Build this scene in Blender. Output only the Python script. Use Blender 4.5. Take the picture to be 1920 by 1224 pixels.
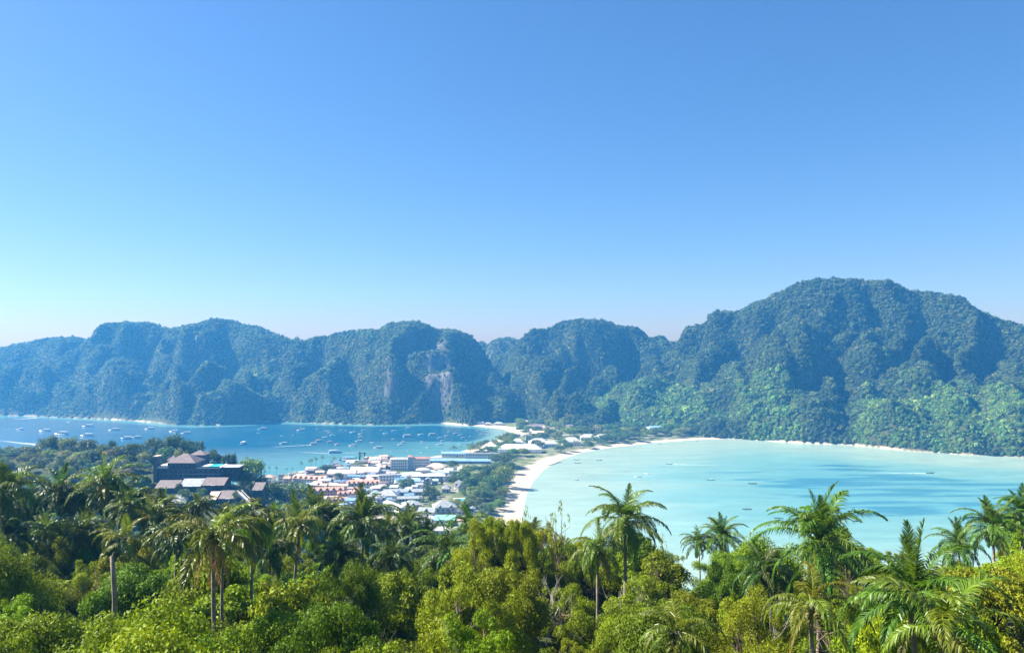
import bpy, math, random
import numpy as np
from mathutils import Vector, Matrix, Euler

# ------------------------------------------------------------------ clear, camera, sky, sun, exposure
for o in list(bpy.data.objects): bpy.data.objects.remove(o)
SC = bpy.context.scene
COL = SC.collection
CAMZ, FPX, HY = 150.0, 1400.0, 650.0          # eye height, focal length and horizon row of a 1920 px wide frame
cam = bpy.data.cameras.new('camera'); camo = bpy.data.objects.new('camera', cam); COL.objects.link(camo)
cam.sensor_width = 36.0; cam.lens = 36.0 * FPX / 1920.0
cam.shift_y = (HY - 612.0) / 1920.0
cam.clip_start = 0.5; cam.clip_end = 80000
camo.location = (0, 0, CAMZ); camo.rotation_euler = (math.radians(90), 0, 0)
SC.camera = camo

SUN_AZ, SUN_EL = math.radians(-80), math.radians(41)   # azimuth from +Y, clockwise
world = bpy.data.worlds.new('World'); SC.world = world; world.use_nodes = True
wn = world.node_tree; wn.nodes.clear()
sky = wn.nodes.new('ShaderNodeTexSky'); sky.sky_type = 'NISHITA'; sky.sun_disc = False
sky.sun_elevation = SUN_EL; sky.sun_rotation = SUN_AZ % (2 * math.pi)
sky.altitude = 0; sky.air_density = 1.0; sky.dust_density = 0.5; sky.ozone_density = 3.0
bg = wn.nodes.new('ShaderNodeBackground'); bg.inputs['Strength'].default_value = 0.0515
wo = wn.nodes.new('ShaderNodeOutputWorld')
# the whole sky, in every direction alike: richer, softer blue of a hazy tropical noon
bw = wn.nodes.new('ShaderNodeRGBToBW'); wn.links.new(sky.outputs[0], bw.inputs[0])
def vmath(op, a, b_):
    n = wn.nodes.new('ShaderNodeVectorMath'); n.operation = op
    for s_, v_ in ((n.inputs[0], a), (n.inputs[1], b_)):
        if isinstance(v_, tuple): s_.default_value = v_
        else: wn.links.new(v_, s_)
    return n.outputs[0]
q_ = vmath('ADD', vmath('MULTIPLY', vmath('SUBTRACT', sky.outputs[0], bw.outputs[0]), (1.85, 1.85, 1.85)), bw.outputs[0])
q_ = vmath('MAXIMUM', q_, (0.0001, 0.0001, 0.0001))
gam = wn.nodes.new('ShaderNodeGamma'); gam.inputs['Gamma'].default_value = 0.8; wn.links.new(q_, gam.inputs['Color'])
wn.links.new(vmath('MULTIPLY', gam.outputs[0], (1.05, 0.955, 1.13)), bg.inputs['Color']); wn.links.new(bg.outputs[0], wo.inputs['Surface'])
sl = bpy.data.lights.new('sun', 'SUN'); sl.energy = 5.0; sl.angle = math.radians(0.53); sl.color = (1.0, 0.95, 0.86)
slo = bpy.data.objects.new('sun', sl); COL.objects.link(slo)
sdir = Vector((math.sin(SUN_AZ) * math.cos(SUN_EL), math.cos(SUN_AZ) * math.cos(SUN_EL), math.sin(SUN_EL)))
slo.rotation_euler = sdir.to_track_quat('Z', 'Y').to_euler(); slo.location = (-300, 100, 600)
vs = SC.view_settings
vs.view_transform = 'Standard'; vs.look = 'None'; vs.gamma = 1.0; vs.use_curve_mapping = False; vs.exposure = 1.65
SC.render.engine = 'CYCLES'
SC.cycles.use_denoising = True
SC.cycles.max_bounces = 6; SC.cycles.transparent_max_bounces = 4; SC.cycles.volume_bounces = 1
SC.cycles.diffuse_bounces = 2; SC.cycles.glossy_bounces = 2; SC.cycles.transmission_bounces = 3
SC.cycles.sample_clamp_indirect = 4.0

HAZE_DENSITY = 0.000195
HAZE_COLOR = (0.08, 0.42, 1.0)

rng = np.random.default_rng(7); R = random.Random(11)

# ------------------------------------------------------------------ helpers
def gpt(px, py, z=0.0):
    """place on level ground at height z that lies along a sight line"""
    Y = (CAMZ - z) * FPX / (py - HY)
    return ((px - 960) / FPX * Y, Y, z)
def ppt(px, py, Y):
    return ((px - 960) / FPX * Y, Y, CAMZ - (py - HY) / FPX * Y)

def tag(o, label=None, cat=None, group=None, kind=None):
    if label: o['label'] = label
    if cat: o['category'] = cat
    if group: o['group'] = group
    if kind: o['kind'] = kind
    return o
def new_mesh(name, V, F, mats=(), fm=None, smooth=False):
    me = bpy.data.meshes.new(name)
    if isinstance(F, np.ndarray):
        V = np.asarray(V, dtype=np.float32); n = F.shape[1]
        me.vertices.add(len(V)); me.vertices.foreach_set('co', V.ravel())
        me.loops.add(F.size); me.loops.foreach_set('vertex_index', F.astype(np.int32).ravel())
        me.polygons.add(len(F)); me.polygons.foreach_set('loop_start', np.arange(0, F.size, n, dtype=np.int32))
    else:
        me.from_pydata([tuple(v) for v in V], [], F)
    for m in mats: me.materials.append(m)
    if fm is not None: me.polygons.foreach_set('material_index', np.asarray(fm, dtype=np.int32))
    if smooth: me.polygons.foreach_set('use_smooth', np.ones(len(me.polygons), dtype=bool))
    me.update(calc_edges=True)
    return me
def link(name, me, parent=None, loc=(0, 0, 0), rot=(0, 0, 0), scale=(1, 1, 1)):
    o = bpy.data.objects.new(name, me); COL.objects.link(o)
    o.location = loc; o.rotation_euler = rot; o.scale = scale
    if parent is not None: o.parent = parent
    return o
def empty(name, loc, rz=0.0):
    o = link(name, None, None, loc, (0, 0, rz)); o.empty_display_size = 0.5
    return o
def kids(o): return [c for c in bpy.data.objects if c.parent == o]
def copy_tree(o, ch, parent=None):
    """o with its parts; ch: list of (child, [grandchildren])"""
    c = o.copy(); COL.objects.link(c); c.parent = parent
    out = []
    for k, g in ch:
        kc = k.copy(); COL.objects.link(kc); kc.parent = c; out.append(kc)
        for s in g:
            sc_ = s.copy(); COL.objects.link(sc_); sc_.parent = kc
    return c, out

class MB:
    def __init__(s): s.V = []; s.F = []
    def add(s, V, F):
        b = len(s.V); s.V += [tuple(v) for v in V]; s.F += [tuple(i + b for i in f) for f in F]; return s
    def box(s, x0, x1, y0, y1, z0, z1):
        return s.add([(x0, y0, z0), (x1, y0, z0), (x1, y1, z0), (x0, y1, z0), (x0, y0, z1), (x1, y0, z1), (x1, y1, z1), (x0, y1, z1)],
                     [(0, 3, 2, 1), (4, 5, 6, 7), (0, 1, 5, 4), (1, 2, 6, 5), (2, 3, 7, 6), (3, 0, 4, 7)])
    def gable(s, w, d, z, rise, ov=0.5, th=0.18):
        """ridge along x"""
        x = w / 2 + ov; y = d / 2 + ov; zz = z - ov * rise / (d / 2)
        for sg in (-1, 1):
            V = [(-x, sg * y, zz), (x, sg * y, zz), (x, 0, z + rise), (-x, 0, z + rise)]
            V += [(a, b, c + th) for a, b, c in V]
            s.add(V, [(0, 1, 2, 3), (7, 6, 5, 4), (0, 4, 5, 1), (1, 5, 6, 2), (3, 7, 4, 0)])
        return s
    def gable_wall(s, w, d, z, rise):
        for sg in (-1, 1):
            x = sg * w / 2
            s.add([(x, -d / 2, z), (x, d / 2, z), (x, 0, z + rise)], [(0, 1, 2)])
        return s
    def hip(s, w, d, z, rise, ov=0.7, th=0.2):
        x = w / 2 + ov; y = d / 2 + ov; r = max(0.05, (w - d) / 2); 
        V = [(-x, -y, z), (x, -y, z), (x, y, z), (-x, y, z), (-x, -y, z + th), (x, -y, z + th), (x, y, z + th), (-x, y, z + th), (-r, 0, z + rise), (r, 0, z + rise)]
        return s.add(V, [(3, 2, 1, 0), (0, 1, 5, 4), (1, 2, 6, 5), (2, 3, 7, 6), (3, 0, 4, 7), (4, 5, 9, 8), (6, 7, 8, 9), (5, 6, 9), (7, 4, 8)])
    def tube(s, pts, rad, n=6):
        pts = [Vector(p) for p in pts]; base = len(s.V); m = len(pts)
        for i, p in enumerate(pts):
            t = (pts[min(i + 1, m - 1)] - pts[max(i - 1, 0)]).normalized()
            a = t.cross(Vector((0.13, 0.98, 0.07)));
            if a.length < 0.1: a = t.cross(Vector((1, 0, 0)))
            a.normalize(); b = t.cross(a)
            r = rad[i] if hasattr(rad, '__len__') else rad
            for k in range(n):
                an = 2 * math.pi * k / n
                s.V.append(tuple(p + a * (r * math.cos(an)) + b * (r * math.sin(an))))
        for i in range(m - 1):
            for k in range(n):
                s.F.append((base + i * n + k, base + i * n + (k + 1) % n, base + (i + 1) * n + (k + 1) % n, base + (i + 1) * n + k))
        s.F.append(tuple(base + (m - 1) * n + k for k in range(n)))
        return s
    def mesh(s, name, mat, smooth=False): return new_mesh(name, s.V, s.F, [mat] if mat else [], None, smooth)
    def part(s, name, mat, parent, smooth=False, **k): return link(name, s.mesh(name, mat, smooth), parent, **k)

# lattice gradient noise
_pr = np.random.default_rng(3); _perm = _pr.permutation(512); _perm = np.concatenate([_perm, _perm, _perm])
_ang = _pr.uniform(0, 2 * math.pi, 512); _gx, _gy = np.cos(_ang), np.sin(_ang)
def noise(x, y, seed=0):
    x = np.asarray(x, float) + seed * 17.31; y = np.asarray(y, float) + seed * 9.77
    xi = np.floor(x).astype(int); yi = np.floor(y).astype(int); xf = x - xi; yf = y - yi
    u = xf ** 3 * (xf * (xf * 6 - 15) + 10); v = yf ** 3 * (yf * (yf * 6 - 15) + 10)
    def g(ix, iy, dx, dy):
        h = _perm[_perm[ix & 511] + (iy & 511)] & 511
        return _gx[h] * dx + _gy[h] * dy
    a = g(xi, yi, xf, yf); b = g(xi + 1, yi, xf - 1, yf); c = g(xi, yi + 1, xf, yf - 1); d = g(xi + 1, yi + 1, xf - 1, yf - 1)
    return 1.5 * ((a + (b - a) * u) * (1 - v) + (c + (d - c) * u) * v)
def fbm(x, y, seed=0, o=4, gain=0.5):
    t = 0; a = 1.0; f = 1.0
    for i in range(o): t = t + a * noise(x * f, y * f, seed + i); a *= gain; f *= 2.03
    return t
def billow(x, y, seed=0, o=3):
    t = 0; a = 1.0; f = 1.0
    for i in range(o): t = t + a * (np.abs(noise(x * f, y * f, seed + i)) * 2 - 0.62); a *= 0.45; f *= 2.1
    return t
def sstep(a, b, x):
    t = np.clip((x - a) / (b - a), 0, 1); return t * t * (3 - 2 * t)

# ------------------------------------------------------------------ materials
MATS = {}
def nodes_of(m):
    m.use_nodes = True; nt = m.node_tree; return nt, nt.nodes, nt.links
def mat(name, col, rough=0.7, var=0.12, scale=0.6, metallic=0.0, spec=0.3, streak=False):
    """plain painted or weathered surface with soft procedural variation"""
    if name in MATS: return MATS[name]
    m = bpy.data.materials.new(name); nt, N, L = nodes_of(m)
    p = N['Principled BSDF']; p.inputs['Roughness'].default_value = rough; p.inputs['Metallic'].default_value = metallic
    p.inputs['Specular IOR Level'].default_value = spec
    tc = N.new('ShaderNodeTexCoord'); mp = N.new('ShaderNodeMapping'); nz = N.new('ShaderNodeTexNoise')
    nz.inputs['Scale'].default_value = scale; nz.inputs['Detail'].default_value = 5; nz.inputs['Roughness'].default_value = 0.65
    if streak: mp.inputs['Scale'].default_value = (1, 1, 0.15)
    oi = N.new('ShaderNodeObjectInfo')
    vadd = N.new('ShaderNodeVectorMath'); vadd.operation = 'ADD'
    L.new(tc.outputs['Object'], mp.inputs['Vector']); L.new(mp.outputs[0], vadd.inputs[0]); L.new(oi.outputs['Location'], vadd.inputs[1]); L.new(vadd.outputs[0], nz.inputs['Vector'])
    cr = N.new('ShaderNodeMapRange'); cr.inputs['From Min'].default_value = 0.3; cr.inputs['From Max'].default_value = 0.7
    cr.inputs['To Min'].default_value = 1 - 1.6 * var; cr.inputs['To Max'].default_value = 1 + var
    L.new(nz.outputs['Fac'], cr.inputs['Value'])
    mx = N.new('ShaderNodeVectorMath'); mx.operation = 'SCALE'; mx.inputs[0].default_value = col
    L.new(cr.outputs[0], mx.inputs['Scale']); L.new(mx.outputs[0], p.inputs['Base Color'])
    MATS[name] = m; return m
def leaf_mat(name, col, trans, tfac=0.4, tint='object', rough=0.5, spec=0.35):
    m = bpy.data.materials.new(name); nt, N, L = nodes_of(m)
    p = N['Principled BSDF']; p.inputs['Roughness'].default_value = rough; p.inputs['Specular IOR Level'].default_value = spec
    out = N['Material Output']
    at = N.new('ShaderNodeAttribute'); at.attribute_name = 'rnd'
    mr = N.new('ShaderNodeMapRange'); mr.inputs['To Min'].default_value = 0.6; mr.inputs['To Max'].default_value = 1.4
    L.new(at.outputs['Fac'], mr.inputs['Value'])
    if tint == 'object':
        oi = N.new('ShaderNodeObjectInfo'); tcol = oi.outputs['Color']
    else:
        ia = N.new('ShaderNodeAttribute'); ia.attribute_type = 'INSTANCER'; ia.attribute_name = 'tint'; tcol = ia.outputs['Color']
    def tinted(c):
        a = N.new('ShaderNodeVectorMath'); a.operation = 'MULTIPLY'; a.inputs[0].default_value = c; L.new(tcol, a.inputs[1])
        b = N.new('ShaderNodeVectorMath'); b.operation = 'SCALE'; L.new(a.outputs[0], b.inputs[0]); L.new(mr.outputs[0], b.inputs['Scale'])
        return b.outputs[0]
    L.new(tinted(col), p.inputs['Base Color'])
    tr = N.new('ShaderNodeBsdfTranslucent'); L.new(tinted(trans), tr.inputs['Color'])
    ms = N.new('ShaderNodeMixShader'); ms.inputs[0].default_value = tfac
    L.new(p.outputs[0], ms.inputs[1]); L.new(tr.outputs[0], ms.inputs[2]); L.new(ms.outputs[0], out.inputs['Surface'])
    MATS[name] = m; return m
M_LEAF = leaf_mat('leaf_green', (0.160, 0.212, 0.006), (0.24, 0.28, 0.009), 0.24, rough=.6, spec=.18)
M_LEAF_MID = leaf_mat('leaf_midground', (0.080, 0.125, 0.030), (0.12, 0.18, 0.03), 0.28)
M_FAR = leaf_mat('leaf_far_forest', (0.060, 0.092, 0.034), (0.08, 0.12, 0.03), 0.2, tint='inst', rough=0.8, spec=0.1)
M_FROND = leaf_mat('palm_frond', (0.080, 0.125, 0.014), (0.15, 0.22, 0.018), 0.28, rough=0.42, spec=0.3)
M_BARK = mat('bark', (0.16, 0.12, 0.085), 0.9, 0.35, 2.5)
M_PALMBARK = mat('palm_bark', (0.24, 0.20, 0.15), 0.9, 0.35, 3.0)
M_BARKD = mat('dark_bark', (0.075, 0.055, 0.04), 0.9, 0.3, 3.0)
M_DRY = leaf_mat('dry_frond', (0.24, 0.17, 0.075), (0.2, 0.13, 0.05), 0.25)
M_GLASS = mat('window_glass', (0.03, 0.045, 0.06), 0.15, 0.2, 0.5, spec=0.6)
M_WHITE = mat('white_paint', (0.70, 0.69, 0.66), 0.6, 0.10, 0.5, streak=True)
M_CREAM = mat('cream_render', (0.62, 0.56, 0.46), 0.75, 0.12, 0.5, streak=True)
M_GREYW = mat('grey_render', (0.42, 0.42, 0.42), 0.8, 0.15, 0.5, streak=True)
M_PINKW = mat('salmon_render', (0.58, 0.33, 0.26), 0.75, 0.12, 0.5, streak=True)
M_DARKW = mat('dark_timber', (0.06, 0.05, 0.048), 0.8, 0.3, 0.8, streak=True)
M_BROWNW = mat('brown_timber', (0.13, 0.085, 0.06), 0.8, 0.3, 0.8, streak=True)
M_BLUEG = mat('blue_grey_render', (0.26, 0.34, 0.42), 0.7, 0.15, 0.5)
M_SAND = mat('dry_sand', (0.66, 0.60, 0.50), 0.95, 0.08, 0.3)
RF = {
 'white': mat('white_metal_roof', (0.47, 0.47, 0.46), 0.45, 0.12, 0.35, spec=0.4),
 'pale': mat('pale_grey_roof', (0.34, 0.35, 0.36), 0.6, 0.16, 0.35),
 'grey': mat('grey_tile_roof', (0.30, 0.33, 0.34), 0.75, 0.22, 0.6),
 'green': mat('pale_green_roof', (0.46, 0.60, 0.52), 0.6, 0.14, 0.35),
 'orange': mat('orange_tile_roof', (0.50, 0.29, 0.21), 0.8, 0.2, 0.7),
 'tan': mat('tan_tile_roof', (0.60, 0.44, 0.34), 0.8, 0.2, 0.6),
 'red': mat('brick_red_roof', (0.34, 0.17, 0.14), 0.8, 0.2, 0.7),
 'blue': mat('blue_metal_roof', (0.20, 0.35, 0.62), 0.5, 0.12, 0.35),
 'cyan': mat('turquoise_metal_roof', (0.22, 0.62, 0.66), 0.45, 0.08, 0.3),
 'brown': mat('brown_shingle_roof', (0.19, 0.155, 0.15), 0.85, 0.22, 0.7),
 'dark': mat('dark_tile_roof', (0.10, 0.11, 0.13), 0.75, 0.25, 0.7),
 'pink': mat('pink_concrete_roof', (0.62, 0.48, 0.44), 0.8, 0.12, 0.4),
}

# ------------------------------------------------------------------ coast and terrain heights
def path(pts): return [gpt(*p)[:2] for p in pts]
near_left = path([(520, 893), (560, 884), (600, 878), (640, 871), (700, 864), (760, 860), (810, 856), (850, 850), (880, 842), (905, 832), (935, 824), (962, 815), (958, 810), (940, 804), (915, 801), (880, 798), (845, 795), (820, 793)])
far_left = path([(780, 795), (740, 796), (700, 796), (650, 795), (610, 794), (560, 792), (515, 790), (480, 791), (455, 795), (420, 797), (380, 797.5), (330, 796.5), (300, 793), (270, 790), (230, 787), (180, 785), (120, 783), (60, 780), (0, 779), (-120, 776), (-300, 774)])
right = path([(975, 1010), (978, 975), (982, 950), (988, 925), (1000, 902), (1020, 880), (1050, 862), (1090, 848), (1150, 838), (1230, 829.5), (1310, 824), (1370, 822.5), (1440, 826), (1500, 830), (1600, 834), (1700, 844), (1800, 851), (1920, 857), (2100, 866), (2400, 880)])
coast = [(-1400, 560), (-800, 610), (-560, 650), (-430, 690), (-340, 770), (-290, 830)] + near_left + far_left + [(-2400, 2700), (2600, 2700), (2600, 1000)] + right[::-1] + [(6, 520), (30, 470), (150, 440), (500, 420), (1400, 400), (1400, -120), (-1400, -120)]
CP = np.array(coast)
def seg_dist(x, y, P, closed=True):
    """distance to a polyline, index of nearest segment, and parameter along it"""
    n = len(P) if closed else len(P) - 1
    best = np.full(x.shape, 1e18); bi = np.zeros(x.shape, int); bt = np.zeros(x.shape)
    for i in range(n):
        a = P[i]; b = P[(i + 1) % len(P)]; dx, dy = b[0] - a[0], b[1] - a[1]
        t = np.clip(((x - a[0]) * dx + (y - a[1]) * dy) / (dx * dx + dy * dy + 1e-9), 0, 1)
        d = (x - a[0] - t * dx) ** 2 + (y - a[1] - t * dy) ** 2
        m = d < best; best[m] = d[m]; bi[m] = i; bt[m] = t[m]
    return np.sqrt(best), bi, bt
def inside(x, y, P):
    c = np.zeros(x.shape, bool)
    for i in range(len(P)):
        x0, y0 = P[i]; x1, y1 = P[i - 1]
        if y0 == y1: continue
        c ^= ((y0 > y) != (y1 > y)) & (x < (x1 - x0) * (y - y0) / (y1 - y0) + x0)
    return c
def shore(x, y):
    d, _, _ = seg_dist(x, y, CP); return np.where(inside(x, y, CP), d, -d)

# ridge lines: (column, skyline row, distance, front half-width, back half-width)
RIDGES = [
 [(-260, 655, 1950, 330, 300), (-120, 645, 1950, 330, 300), (0, 653, 1930, 330, 300), (60, 640, 1920, 320, 300), (110, 632, 1910, 320, 300), (150, 631, 1900, 320, 300), (182, 641, 1890, 310, 300),
  (196, 624, 1840, 300, 300), (212, 608, 1820, 300, 300), (240, 599, 1800, 300, 300), (270, 601, 1800, 300, 300), (305, 610, 1800, 300, 300), (325, 611, 1790, 300, 300), (352, 604, 1780, 300, 300),
  (392, 597, 1770, 290, 300), (430, 599, 1760, 280, 300), (470, 610, 1740, 270, 300), (520, 626, 1730, 260, 300), (560, 638, 1720, 250, 300), (585, 643, 1710, 250, 300)],
 [(572, 643, 1700, 240, 300), (602, 629, 1680, 230, 300), (642, 617, 1660, 210, 300), (690, 613, 1650, 200, 300), (712, 614, 1645, 200, 300), (727, 604, 1640, 200, 300), (752, 597, 1640, 195, 300),
  (782, 600, 1640, 190, 300), (818, 614, 1640, 190, 300), (835, 622, 1645, 190, 300), (852, 615, 1650, 190, 280), (880, 626, 1660, 180, 260), (902, 648, 1670, 170, 240), (925, 690, 1670, 150, 200), (945, 740, 1660, 120, 150)],
 [(880, 645, 2050, 260, 300), (905, 638, 2050, 260, 300), (922, 648, 2050, 260, 300), (932, 632, 2030, 260, 300), (948, 630, 2020, 260, 300), (965, 634, 2000, 260, 300), (1000, 634, 1950, 300, 300)],
 [(985, 650, 1830, 330, 300), (1003, 633, 1810, 340, 300), (1020, 617, 1800, 340, 300), (1045, 603, 1790, 350, 300), (1065, 600, 1780, 350, 300), (1092, 594, 1770, 350, 300), (1122, 596, 1770, 360, 300), (1190, 611, 1760, 360, 300), (1212, 628, 1750, 360, 300), (1262, 639, 1740, 360, 300), (1300, 650, 1740, 360, 300)],
 [(1270, 655, 1650, 330, 300), (1281, 620, 1630, 330, 300), (1300, 607, 1620, 330, 300), (1335, 604, 1610, 330, 300), (1345, 597, 1600, 330, 300), (1372, 579, 1590, 340, 300), (1440, 557, 1560, 370, 300), (1482, 539, 1540, 390, 300),
  (1540, 523, 1530, 400, 300), (1600, 523, 1520, 400, 300), (1668, 529, 1500, 410, 300), (1712, 547, 1490, 410, 300), (1742, 546, 1480, 410, 300), (1782, 554, 1470, 410, 300), (1812, 574, 1460, 400, 300), (1850, 586, 1450, 400, 300), (1885, 606, 1440, 400, 300), (1925, 632, 1430, 390, 300), (2050, 668, 1420, 370, 300), (2250, 690, 1410, 350, 300)],
]
# knolls and buttresses standing in front: (column, top row, distance, radius across, radius along, steepness)
DOMES = [
 (30, 700, 1720, 130, 120, 2.2), (110, 690, 1730, 90, 110, 2.4), (215, 690, 1660, 70, 90, 3), (300, 655, 1690, 90, 130, 2.4), (345, 690, 1600, 55, 110, 3), (395, 675, 1590, 70, 110, 2.6), (440, 690, 1560, 60, 100, 3),
 (480, 672, 1620, 70, 110, 2.6), (60, 735, 1660, 80, 70, 2.5), (150, 738, 1640, 70, 60, 2.5), (255, 735, 1580, 60, 60, 3), (320, 745, 1520, 50, 60, 3), (385, 735, 1500, 50, 60, 3), (440, 742, 1495, 45, 55, 3),
 (545, 690, 1570, 60, 90, 2.8), (590, 720, 1540, 50, 60, 3), (640, 660, 1600, 90, 110, 2.4), (655, 705, 1530, 60, 60, 2.8), (620, 745, 1495, 40, 40, 3), (700, 690, 1560, 60, 80, 2.6),
 (735, 640, 1590, 45, 90, 4), (765, 625, 1580, 38, 90, 4.5), (808, 652, 1545, 36, 62, 5.0), (825, 690, 1525, 34, 48, 6.0), (760, 735, 1500, 95, 50, 2.0), (700, 755, 1490, 60, 40, 2.2), (880, 690, 1600, 50, 80, 3),
 (975, 668, 1680, 55, 110, 3.2), (1015, 665, 1650, 80, 110, 4.0), (1075, 668, 1630, 60, 90, 4.0), (1130, 680, 1600, 50, 80, 4.0), (1175, 690, 1580, 70, 80, 4.0), (1240, 668, 1610, 80, 100, 3), (1330, 640, 1540, 75, 110, 4.0),
 (1290, 700, 1490, 90, 110, 2.4), (1390, 690, 1420, 90, 110, 2.4), (1535, 605, 1430, 85, 110, 4.0), (1480, 640, 1400, 80, 110, 2.6), (1640, 640, 1400, 70, 110, 3), (1700, 600, 1430, 60, 110, 3), (1770, 585, 1430, 60, 110, 3.4),
 (1600, 690, 1300, 90, 110, 2.3), (1700, 700, 1280, 110, 110, 2.2), (1820, 690, 1290, 110, 120, 2.2), (1900, 700, 1260, 100, 120, 2.2), (1500, 720, 1290, 80, 90, 2.4), (1750, 745, 1160, 130, 90, 2.0), (1900, 760, 1140, 130, 100, 2.0),
 (1180, 735, 1480, 80, 80, 2.2), (1060, 730, 1530, 90, 80, 2.3), (960, 725, 1570, 70, 80, 2.5), (1400, 760, 1280, 70, 70, 2.2),
]
def warp(x, y):
    return (x + 34 * fbm(x / 120, y / 120, 5, 2) + 5 * noise(x / 34, y / 34, 6), y + 34 * fbm(x / 120, y / 120, 8, 2) + 5 * noise(x / 34, y / 34, 9))
RDOME = []; DOMEW = [(*(lambda q: (q[0], q[1], q[2] - 6))(ppt(c, r, D)), ra, rl, st) for c, r, D, ra, rl, st in DOMES]
GULLY = [(c, 1.0, w) for c, w in ((62, 26), (150, 24), (186, 30), (262, 24), (330, 30), (372, 20), (425, 22), (470, 26), (508, 26), (574, 34), (612, 20), (668, 22), (705, 26), (788, 16), (868, 26), (912, 30), (948, 30), (1046, 22), (1105, 24), (1165, 24))] + [(c, .6, w) for c, w in ((1262, 40), (1358, 30), (1425, 26), (1588, 30), (1615, 26), (1690, 28), (1762, 30), (1850, 30))]
def mountain(x, y, use_r=True):
    wx, wy = warp(x, y)
    H = np.zeros(x.shape); near_top = np.zeros(x.shape)
    for ri, rd in enumerate(RIDGES):
        RA = (.42, .42, .5, .55, .70)[ri]
        W = np.array([ppt(c, r, D) for c, r, D, _, _ in rd]); zz = W[:, 2] - 5; W[:, 0], W[:, 1] = warp(W[:, 0], W[:, 1])
        fw = np.array([r[3] for r in rd], float); bw = np.array([r[4] for r in rd], float)
        d, i, t = seg_dist(wx, wy, W[:, :2], closed=False)
        zi = zz[i] * (1 - t) + zz[i + 1] * t
        P = W[:, :2]; cx = P[i, 0] * (1 - t) + P[i + 1, 0] * t; cy = P[i, 1] * (1 - t) + P[i + 1, 1] * t
        front = (wx * cx + wy * cy) / np.hypot(cx, cy) < np.hypot(cx, cy)
        w = np.where(front, fw[i] * (1 - t) + fw[i + 1] * t, bw[i] * (1 - t) + bw[i + 1] * t)
        q = np.clip(d / w, 0, 1)
        cap = np.clip(1 - (d / 105) ** 2.2, 0, 1) ** 0.6
        h = zi * np.maximum(RA * (1 - q) ** 1.1, (RA - .12) * (1 - q ** 1.3) + (1.12 - RA) * cap)
        near_top = np.where(h > H, np.exp(-(d / 70) ** 2), near_top); H = np.maximum(H, h)
    env = sstep(0, 60, H)
    H = H + env * sstep(0, 0.10, 1.0 - 0 * H) * (20 * billow(x / 165, y / 165, 21, 3) * (1 - 0.75 * near_top) + 6 * billow(x / 62, y / 62, 31, 2) * (1 - 0.7 * near_top))
    for X, Y, Z, ra, rl, st in DOMEW + (RDOME if use_r else []):
        X, Y = warp(X, Y); n_ = math.hypot(X, Y); ux, uy = X / n_, Y / n_
        lo = (wx - X) * ux + (wy - Y) * uy; ac = (wx - X) * uy - (wy - Y) * ux
        q = np.hypot(ac / (ra * 1.15), lo / (rl * 1.15))
        h = Z * np.clip(1 - q ** st, 0, 1) ** 0.75 + 4 * billow(x / 55, y / 55, 41, 2) * (q < 1)
        k = 9.0
        hh = np.clip(0.5 + 0.5 * (h - H) / k, 0, 1)
        H = np.where(q < 1.0, np.maximum(H, h * hh + H * (1 - hh) + k * hh * (1 - hh) * 0.5), H)
    cc = 960 + FPX * wx / np.maximum(wy, 1)
    for c, st, w in GULLY:
        ac = (cc - c - 14 * np.sin(wy / 55 + c)) * wy / FPX
        H = H * (1 - .38 * st * np.exp(-(ac / w) ** 2) * (1 - near_top) * sstep(1.0, .6, near_top))
    return np.maximum(H, 0)
_rb = np.random.default_rng(29); _c = -140.0
while _c < 900:
    _D = float(np.interp(_c, [-140, 180, 400, 570, 640, 900], [1950, 1890, 1770, 1710, 1660, 1670])) - _rb.uniform(95, 150)
    _q = ppt(_c, _rb.uniform(655, 705), _D); DOMEW.append((_q[0], _q[1], _q[2], _rb.uniform(17, 30), _rb.uniform(75, 120), _rb.uniform(1.5, 2.4))); _c += _rb.uniform(46, 84)
for _c, _ro, _D in ((1010, 690, 1600), (1060, 700, 1590), (1120, 705, 1560), (1370, 650, 1440), (1420, 630, 1420), (1490, 600, 1420), (1590, 585, 1410), (1660, 600, 1390), (1730, 620, 1370), (1810, 640, 1350), (1880, 660, 1330)):
    _q = ppt(_c, _ro, _D); DOMEW.append((_q[0], _q[1], _q[2], _rb.uniform(34, 52), _rb.uniform(120, 170), 2.0))
_r = np.random.default_rng(23); _x = _r.uniform(-1250, 1000, 900); _y = _r.uniform(1060, 1900, 900)
_h = mountain(_x, _y, False); _sd = shore(_x, _y)
for k in range(900):
    if _h[k] > 18 and _sd[k] > 18 and abs(_x[k] / _y[k]) < .75 and len(RDOME) < 170:
        if _h[k] > 95: continue
        ra = _r.uniform(34, 74); RDOME.append((_x[k], _y[k], _h[k] + _r.uniform(.45, .95) * ra * (1 if _x[k] < 100 else .55), ra, ra * _r.uniform(.9, 1.6), _r.uniform(2.2, 3.6) if _x[k] < 100 else 1.8))
SPUR = np.array([(-760, 640), (-520, 590), (-360, 535), (-265, 505), (-195, 463), (-160, 445), (-138, 470)]); SPZ = np.array([45, 60, 72, 74, 67, 58, 42.0])
def hillside(x, y):
    z = np.interp(y, [-120, -10, 1.5, 5, 14, 30, 60, 95, 130, 200, 300, 400, 480], [152, 149.2, 148.2, 143, 136, 128.5, 121, 114, 98, 66, 38, 15, 0])
    z = z + 4.0 * sstep(12, 45, x) * sstep(20, 40, y) * (1 - sstep(90, 150, y)) + 1.5 * fbm(x / 40, y / 40, 61, 3) * sstep(4, 30, y)
    d, i, t = seg_dist(x, y, SPUR, closed=False)
    s = (SPZ[i] * (1 - t) + SPZ[i + 1] * t) * np.exp(-(d / 88) ** 2)
    s = s + 1.5 * fbm(x / 30, y / 30, 64, 3) * sstep(5, 30, s)
    return np.maximum(np.maximum(z, 0), s)
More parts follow.
